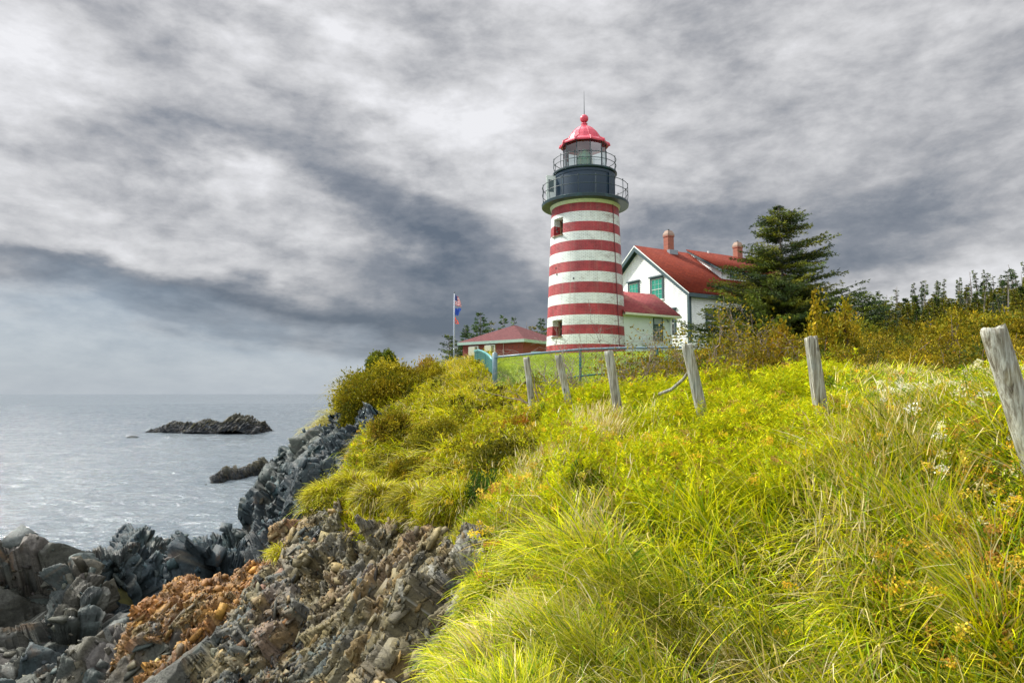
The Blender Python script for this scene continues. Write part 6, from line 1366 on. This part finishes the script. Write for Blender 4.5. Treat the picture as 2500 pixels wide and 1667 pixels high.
# ---- bare twiggy bushes
def bare(label, px, Y, wpx, py_top, seed, n=9, lv=None, nl=0, pal=None, sx=0.0):
    rs = np.random.default_rng(seed); x = pxp(px, Y); z = float(T(x, Y)) - .05; h_ = pz(px, py_top, Y) - z; w_ = wpx / 2 / F * Y; S_ = []; tips = []
    def grow(p, d, L_, r_, lvl):
        q = p
        for k in range(4):
            d2 = d + rs.normal(0, .26, 3); d2[2] += .04; d2 /= np.linalg.norm(d2); e_ = q + d2 * L_ / 4; S_.append((q, e_, r_ * (1 - k * .18), r_ * (1 - (k + 1) * .18))); q = e_; d = d2
            if lvl < 3 and rs.random() < .75:
                nd = d2 + rs.normal(0, .6, 3); nd /= np.linalg.norm(nd); grow(q, nd, L_ * rs.uniform(.4, .62), r_ * .5, lvl + 1)
        tips.append(q)
    for k in range(n):
        a_ = rs.uniform(0, 6.28); d = np.array([math.cos(a_) * w_ / h_ * 1.1 + sx, math.sin(a_) * .5, rs.uniform(.8, 1.2)]); d /= np.linalg.norm(d); grow(np.array([x, Y, z]), d, h_ * rs.uniform(.75, 1.05), .02 * Y / 14, 0)
    root = empty('bare_bush', (0, 0, 0), label=label, cat='bush'); A = Acc(); A.add(twig_mesh([(s[0], s[1]) for s in S_], np.array([max(s[2], .0035 * Y / 14) for s in S_]), np.array([max(s[3], .003 * Y / 14) for s in S_]), srgb(124, 110, 102))); A.build('branches', mtwigc, parent=root)
    if nl:
        tp = np.array(tips); i_ = rs.integers(0, len(tp), nl); A = Acc(); A.add(leaves(tp[i_] + rs.normal(0, .07, (nl, 3)), rs.normal(0, 1, (nl, 3)) + [0, 0, .4], rs.uniform(.04, .08, nl), rs.uniform(.02, .05, nl), pick(pal, nl))); A.build('foliage', mleaf, parent=root)
    return root
bare('leafless grey twiggy bush between the two thin leaning posts', 1338, 14.2, 175, 868, 31, 11)
bare('two bare shoots standing tall in front of the tower base', 1412, 15.5, 50, 822, 32, 3)
bare('thinly leaved tangled bush between the mossy posts', 1545, 14.0, 180, 862, 33, 11, nl=1500, pal=OL + BR)
bare('leafy grey-stemmed bush just left of the strongly leaning post', 1632, 14.6, 80, 852, 34, 6, nl=700, pal=OL + BR[:2])
bare('big sprawling bare-stemmed bush below the white house corner', 1752, 14.2, 170, 832, 35, 10, nl=2000, pal=OL + BR)
bare('dark-stemmed bush in front of the lower branches of the spruce', 1860, 15.2, 160, 822, 36, 10, nl=2600, pal=BR + OL[:2])
def log(label, pts, r_):
    mb = MB(); mb.tube([Vector(at(*p)) for p in pts], r_, 8); return tag(mb.build('dead_branch', mwood), label=label, cat='branch')
log('two-metre grey dead branch leaning against the strongly leaning post', [(1610, 962, 11.2), (1640, 950, 10.9), (1668, 926, 10.5), (1683, 905, 10.3), (1700, 890, 10.2)], [.03, .026, .024, .02, .01])
log('short pale stick lying in the grass of the upper bank', [(1092, 973, 22.5), (1108, 978, 22), (1124, 984, 21.5)], [.07, .08, .05])
# ------------------------------------------------------------ spruces
def spruce_geo(h, prof, nb, seed, dens=1.0, tuft=.12, dead=False, lean=(0, 0), base=.06, upturn=.25, gaps=(), pal=SPR, twig_r=.008):
    """prof(f, a): branch reach in metres at height fraction f and heading a"""
    rs = np.random.default_rng(seed); segs = []; rads = []; LP, LD, LL, LC = [], [], [], []
    def axis(f): return np.array([lean[0] * f ** 2 + .05 * math.sin(f * 5 + seed), lean[1] * f ** 2, f * h])
    fs = np.linspace(0, 1, 9); tr = [axis(f) for f in fs]; fcur = base; k = 0
    fl_ = np.sort(base + (1 - base) * (rs.uniform(0, 1, nb) ** 1.25))
    for f in fl_:
        if any(a < f < b for a, b in gaps): continue
        a_ = rs.uniform(0, 2 * math.pi); Lb = prof(f, a_) * rs.uniform(.72, 1.08)
        if Lb < .08: Lb = .08
        p = axis(f); dr_ = np.array([math.cos(a_), math.sin(a_), 0]); sd_ = np.array([-math.sin(a_), math.cos(a_), 0]); tone = math.exp(rs.normal(0, .2)); pc = pal[rs.integers(0, len(pal))]
        nseg = max(3, int(Lb / (tuft * 1.4))); prev = p; bend = rs.normal(0, .12); dz0 = rs.uniform(-.26, .16)
        for i in range(1, nseg + 1):
            s = i / nseg; q = p + dr_ * Lb * s + sd_ * bend * Lb * s * s + np.array([0, 0, Lb * (dz0 * s + upturn * s * s * (1 - .3 * (1 - f)))]); segs.append((prev, q)); rads.append((.018 * h / 8 * (1 - s * .8) + .004)); prev = q
            if s < .12 and Lb > .6: continue
            if dead:
                if rs.random() < .5 * dens:
                    for sg in (-1, 1): segs.append((q, q + sd_ * sg * Lb * .2 * (1 - s) + dr_ * .05)); rads.append(.006)
                if rs.random() > .18 * dens: continue
            for sg in (-1, 1):
                tl = min(Lb * .34, .55) * (1.1 - s * .75) * rs.uniform(.6, 1.2) + tuft * .6; td = dr_ * rs.uniform(.5, .9) + sd_ * sg + np.array([0, 0, rs.uniform(-.25, .2)]); td /= np.linalg.norm(td)
                m_ = max(2, int(tl / (tuft * .22) * dens)); ff = rs.uniform(.05, 1, m_); Pq = q + td * (tl * ff)[:, None] + rs.normal(0, tuft * .16, (m_, 3))
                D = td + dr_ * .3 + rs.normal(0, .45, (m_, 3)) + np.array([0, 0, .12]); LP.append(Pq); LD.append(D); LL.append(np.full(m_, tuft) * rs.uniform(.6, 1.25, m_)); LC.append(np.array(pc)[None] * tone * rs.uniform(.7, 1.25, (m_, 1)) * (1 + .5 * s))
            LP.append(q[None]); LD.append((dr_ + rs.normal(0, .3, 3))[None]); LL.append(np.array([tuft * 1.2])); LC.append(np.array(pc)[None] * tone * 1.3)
    if not LP: LP, LD, LL, LC = [np.zeros((1, 3))], [np.ones((1, 3))], [np.array([.01])], [np.ones((1, 3)) * .1]
    Pp, D, L_, c = [np.concatenate(q) for q in (LP, LD, LL, LC)]
    return tr, segs, np.array(rads), (Pp, D, L_, c)
def spruce(name, geo, h, parent_kw, width=.34, bark=srgb(120, 112, 104), loc=(0, 0, 0)):
    tr, segs, rads, (Pp, D, L_, c) = geo; root = empty(name, loc, **parent_kw); mb = MB(); n_ = len(tr)
    mb.tube([tuple(p) for p in tr], [max(.012, .022 * h * (1 - i / (n_ - 1) * .93)) for i in range(n_)], 8); mb.build('trunk', mbark, root, True)
    A = Acc(); A.add(twig_mesh(segs, rads, rads * .8, np.array(bark) * .6)); A.build('branches', mtwigc, parent=root)
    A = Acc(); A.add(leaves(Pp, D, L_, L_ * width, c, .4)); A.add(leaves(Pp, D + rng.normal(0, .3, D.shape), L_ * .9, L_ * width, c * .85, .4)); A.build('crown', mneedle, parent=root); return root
mbark = mat('bark', srgb(112, 106, 100), .9); t = NT(mbark); t.set(t.p.inputs['Base Color'], t.ramp(t.noise(t.mapping(t.coord('Object'), (6, 6, 1.5)), 3, 5, .7), [(.3, srgb(70, 62, 56)), (.7, srgb(140, 134, 128))]))
# the big spruce before the house
BY = 38.0; bx = pxp(1912, BY); bz = float(T(bx, BY)) - .3; bh = pz(1904, 506, BY) - bz; m_px = BY / F
hf = lambda py: (pz(1904, py, BY) - bz) / bh
LW = [(506, 2), (520, 22), (545, 62), (556, 58), (580, 50), (594, 15), (604, 20), (612, 85), (640, 100), (680, 150), (700, 160), (730, 165), (760, 185), (800, 225), (840, 215)]
RW = [(506, 2), (520, 24), (535, 58), (552, 62), (575, 62), (590, 20), (598, 80), (612, 130), (640, 110), (665, 95), (690, 120), (712, 120), (740, 150), (770, 170), (800, 160), (840, 150)]
lf_ = np.array([(hf(a), b * m_px) for a, b in LW])[::-1]; rf_ = np.array([(hf(a), b * m_px) for a, b in RW])[::-1]
def bprof(f, a):
    l_, r_ = np.interp(f, lf_[:, 0], lf_[:, 1]), np.interp(f, rf_[:, 0], rf_[:, 1]); s = math.cos(a); side = (r_ if s > 0 else l_) * (1.1 if s > 0 else 1.08)
    return side * abs(s) + (l_ + r_) / 2 * .8 * (1 - abs(s))
bg_ = spruce_geo(bh, bprof, 660, 5, 1.0 if not QUICK else .2, .15, upturn=.16, base=.02, gaps=((hf(600), hf(590)),), pal=[srgb(74, 88, 26), srgb(58, 74, 28), srgb(96, 104, 28), srgb(112, 114, 30), srgb(44, 60, 30)])
spruce('spruce_tree', bg_, bh, dict(label='large wind-shaped spruce with tiered branches in front of the keeper\'s house', cat='tree'), .2, loc=(bx, BY, bz))
def place_spruce(px, top, Y, wpx, seed, label, nb=90, tuft=.16, dens=.7, dead=False, pal=SPR, lean=(0, 0), name='spruce_tree', group=None, shape=1.0, gaps=(), zb=None):
    x = pxp(px, Y); z = (float(T(x, Y)) - .3) if zb is None else zb; h_ = pz(px, top, Y) - z; w_ = wpx / 2 / F * Y
    g = spruce_geo(h_, lambda f, a: w_ * ((1 - f) ** shape + .03), nb, seed, dens if not QUICK else dens * .4, tuft, dead, lean, pal=pal, gaps=gaps); kw = dict(label=label, cat='tree')
    if group: kw['group'] = group
    return spruce(name, g, h_, kw, .22, loc=(x, Y, z))
place_spruce(2105, 715, 44, 240, 41, 'low broad dark green spruce right of the big one, spreading above the shrubs', 150, .2, .7, shape=.6)
GS = [srgb(62, 86, 44), srgb(50, 72, 44), srgb(80, 104, 48)]
gB = 'spruces behind the brick building'
place_spruce(1172, 761, 76, 86, 42, 'tallest bushy spruce above the left half of the brick building roof', 130, .3, .8, pal=GS, group=gB, shape=.7, zb=H + 1)
place_spruce(1136, 796, 74, 56, 43, 'narrow spruce at the left eave of the brick building', 100, .28, .8, pal=GS, group=gB, shape=.8, zb=H + 1)
place_spruce(1097, 820, 70, 80, 44, 'ragged dark spruce beside the flagpole with wide lower boughs', 70, .26, .7, pal=SPR, group=gB, shape=.45, zb=H + .6)
place_spruce(1112, 838, 69, 70, 54, 'low dark spruce filling the gap between flagpole and brick wall', 70, .26, .8, pal=SPR, group=gB, shape=.45, zb=H + .6)
place_spruce(1199, 786, 80, 44, 45, 'short pale-green spruce between the tallest one and the roof apex', 80, .3, .8, pal=GS + [srgb(120, 120, 80)], group=gB, shape=.6, zb=H + 2)
place_spruce(1228, 771, 80, 46, 46, 'spruce just left of the brick building roof apex', 80, .3, .6, pal=GS, group=gB, shape=.6, zb=H + 2)
place_spruce(1254, 772, 84, 24, 47, 'thin sparse spruce directly above the roof apex', 34, .28, .5, pal=GS, group=gB, zb=H + 2)
place_spruce(1285, 784, 84, 16, 48, 'nearly bare spruce tip right of the roof apex', 22, .22, .4, dead=True, pal=GS, group=gB, zb=H + 2)
place_spruce(1322, 779, 80, 46, 49, 'spruce touching the left side of the striped tower', 80, .3, .7, pal=GS + [srgb(110, 118, 60)], group=gB, shape=.6, zb=H + 2)
place_spruce(1300, 798, 82, 40, 50, 'yellowish bushy tree low between the roof and the tower', 60, .32, .9, pal=[srgb(128, 120, 50), srgb(110, 112, 50)], group=gB, shape=.4, zb=H + 2, name='bushy_tree')
# the wood on the right-hand skyline: a few kinds, each tree its own object
FK = [  # kind, label, prototype settings
 ('spruce_tree', 'dense dark spruce standing in the wood on the right-hand skyline', dict(nb=150, tuft=.14, dens=.7, shape=1.0, w=34, pal=SPR)),
 ('spruce_tree', 'yellow-green bushy spruce standing in the wood on the right-hand skyline', dict(nb=150, tuft=.14, dens=.7, shape=.85, w=46, pal=[srgb(108, 112, 30), srgb(84, 94, 30), srgb(128, 120, 34)])),
 ('spruce_tree', 'thin wispy spruce standing in the wood on the right-hand skyline', dict(nb=46, tuft=.13, dens=.5, shape=.8, w=30, pal=SPR)),
 ('dead_tree', 'grey leafless dead spruce standing in the wood on the right-hand skyline', dict(nb=60, tuft=.14, dens=.3, shape=.7, w=26, dead=True, pal=[srgb(110, 114, 104), srgb(90, 98, 84)])),
 ('spruce_tree', 'grey-green lichen-hung spruce standing in the wood on the right-hand skyline', dict(nb=90, tuft=.15, dens=.6, shape=.8, w=40, pal=[srgb(104, 114, 92), srgb(84, 98, 76), srgb(70, 88, 56)]))]
protos = []
for k, (nm, lb, s_) in enumerate(FK):
    for v_ in range(2):
        g = spruce_geo(5.0, lambda f, a: s_['w'] / 2 / F * 55 * ((1 - f) ** s_['shape'] + .04) * (1 if not v_ else (.7 + .5 * math.cos(a))), s_['nb'], 60 + k * 3 + v_, (s_['dens'] if not QUICK else .3), s_['tuft'], s_.get('dead', False), (rng.normal(0, .25), 0), pal=s_['pal'], base=.1)
        protos.append((k, spruce(nm, g, 5.0, dict(label=lb, cat='tree', group='trees of the wood on the right-hand skyline'), .36), [False]))
SK = np.array([(2040, 752), (2090, 745), (2130, 728), (2170, 712), (2200, 705), (2260, 690), (2300, 704), (2340, 690), (2380, 676), (2430, 676), (2470, 668), (2500, 655), (2620, 640)])
rs = np.random.default_rng(77); cnt = 0
for i in range(210):
    px_ = rs.uniform(2035, 2600); Y_ = rs.uniform(44, 78); back = (Y_ - 44) / 34; kk = rs.choice([0, 0, 1, 1, 2, 2, 3, 4] if back > .55 else [0, 1, 1, 1, 1, 4]); sky = np.interp(px_, SK[:, 0], SK[:, 1])
    top = sky + rs.uniform(0, 26) + (1 - back) * 46 if kk not in (2, 3) else sky - rs.uniform(-10, 22) + (1 - back) * 20
    cand = [p for p in protos if p[0] == kk]; k, pr, used = cand[rs.integers(0, 2)]
    x = pxp(px_, Y_); z = float(T(x, Y_)) - .3; h_ = pz(px_, top, Y_) - z
    if h_ < 1.2: continue
    o = pr if not used[0] else copy_tree(pr); used[0] = True; o.location = (x, Y_, z); w_ = rs.uniform(.8, 1.25) * (h_ / 5) ** .4; o.scale = (w_, w_, h_ / 5); o.rotation_euler = (rs.normal(0, .03), rs.normal(0, .03), rs.uniform(0, 6.28))
for k, pr, used in protos:
    if not used[0]: pr.location = (30, 60, float(T(30., 60.)))
place_spruce(2470, 660, 52, 40, 91, 'umbrella-topped dark spruce, most noticeable tree near the right edge', 60, .2, .8, shape=.25, gaps=((.1, .72),), pal=SPR[:2])
place_spruce(2488, 646, 54, 18, 92, 'tallest leaning dead trunk at the right edge of the wood', 26, .14, .3, dead=True, lean=(-.5, 0), name='dead_tree')
place_spruce(2378, 664, 56, 26, 93, 'tallest bare-branched spire in the middle of the right-hand wood', 60, .14, .4, dead=True, name='dead_tree')
place_spruce(2258, 683, 58, 30, 94, 'dark flat-topped leaning spruce on the skyline above the low bank', 40, .18, .7, lean=(.4, 0), gaps=((.2, .6),))
place_spruce(2197, 698, 58, 26, 95, 'slender evenly tiered spire left of the flat-topped spruce', 60, .15, .45, dead=True, name='dead_tree')
place_spruce(2152, 712, 58, 30, 96, 'dark forked spruce first on the skyline right of the big spruce', 44, .18, .7, gaps=((.1, .5),))
# scrub growing between the trunks
sc_ = Acc(); xs_, ys_ = scatter(220, 30, 66, 2020, 2640, 1.0, False)
for i in range(len(xs_)):
    x, y = xs_[i], ys_[i]; r_ = U(.8, 1.7); res, tw = shrub_geo(x, y, float(T(x, y)) - .2, r_, r_, U(1.0, 2.1), N(620), OL + BR[:3] + SPR[2:4], (.12, .2), 16, seed=3000 + i, tone_sd=.3); sc_.add(res)
tag(sc_.build('undergrowth', mleaf), label='olive and brown undergrowth at the foot of the wood', cat='undergrowth', kind='stuff')
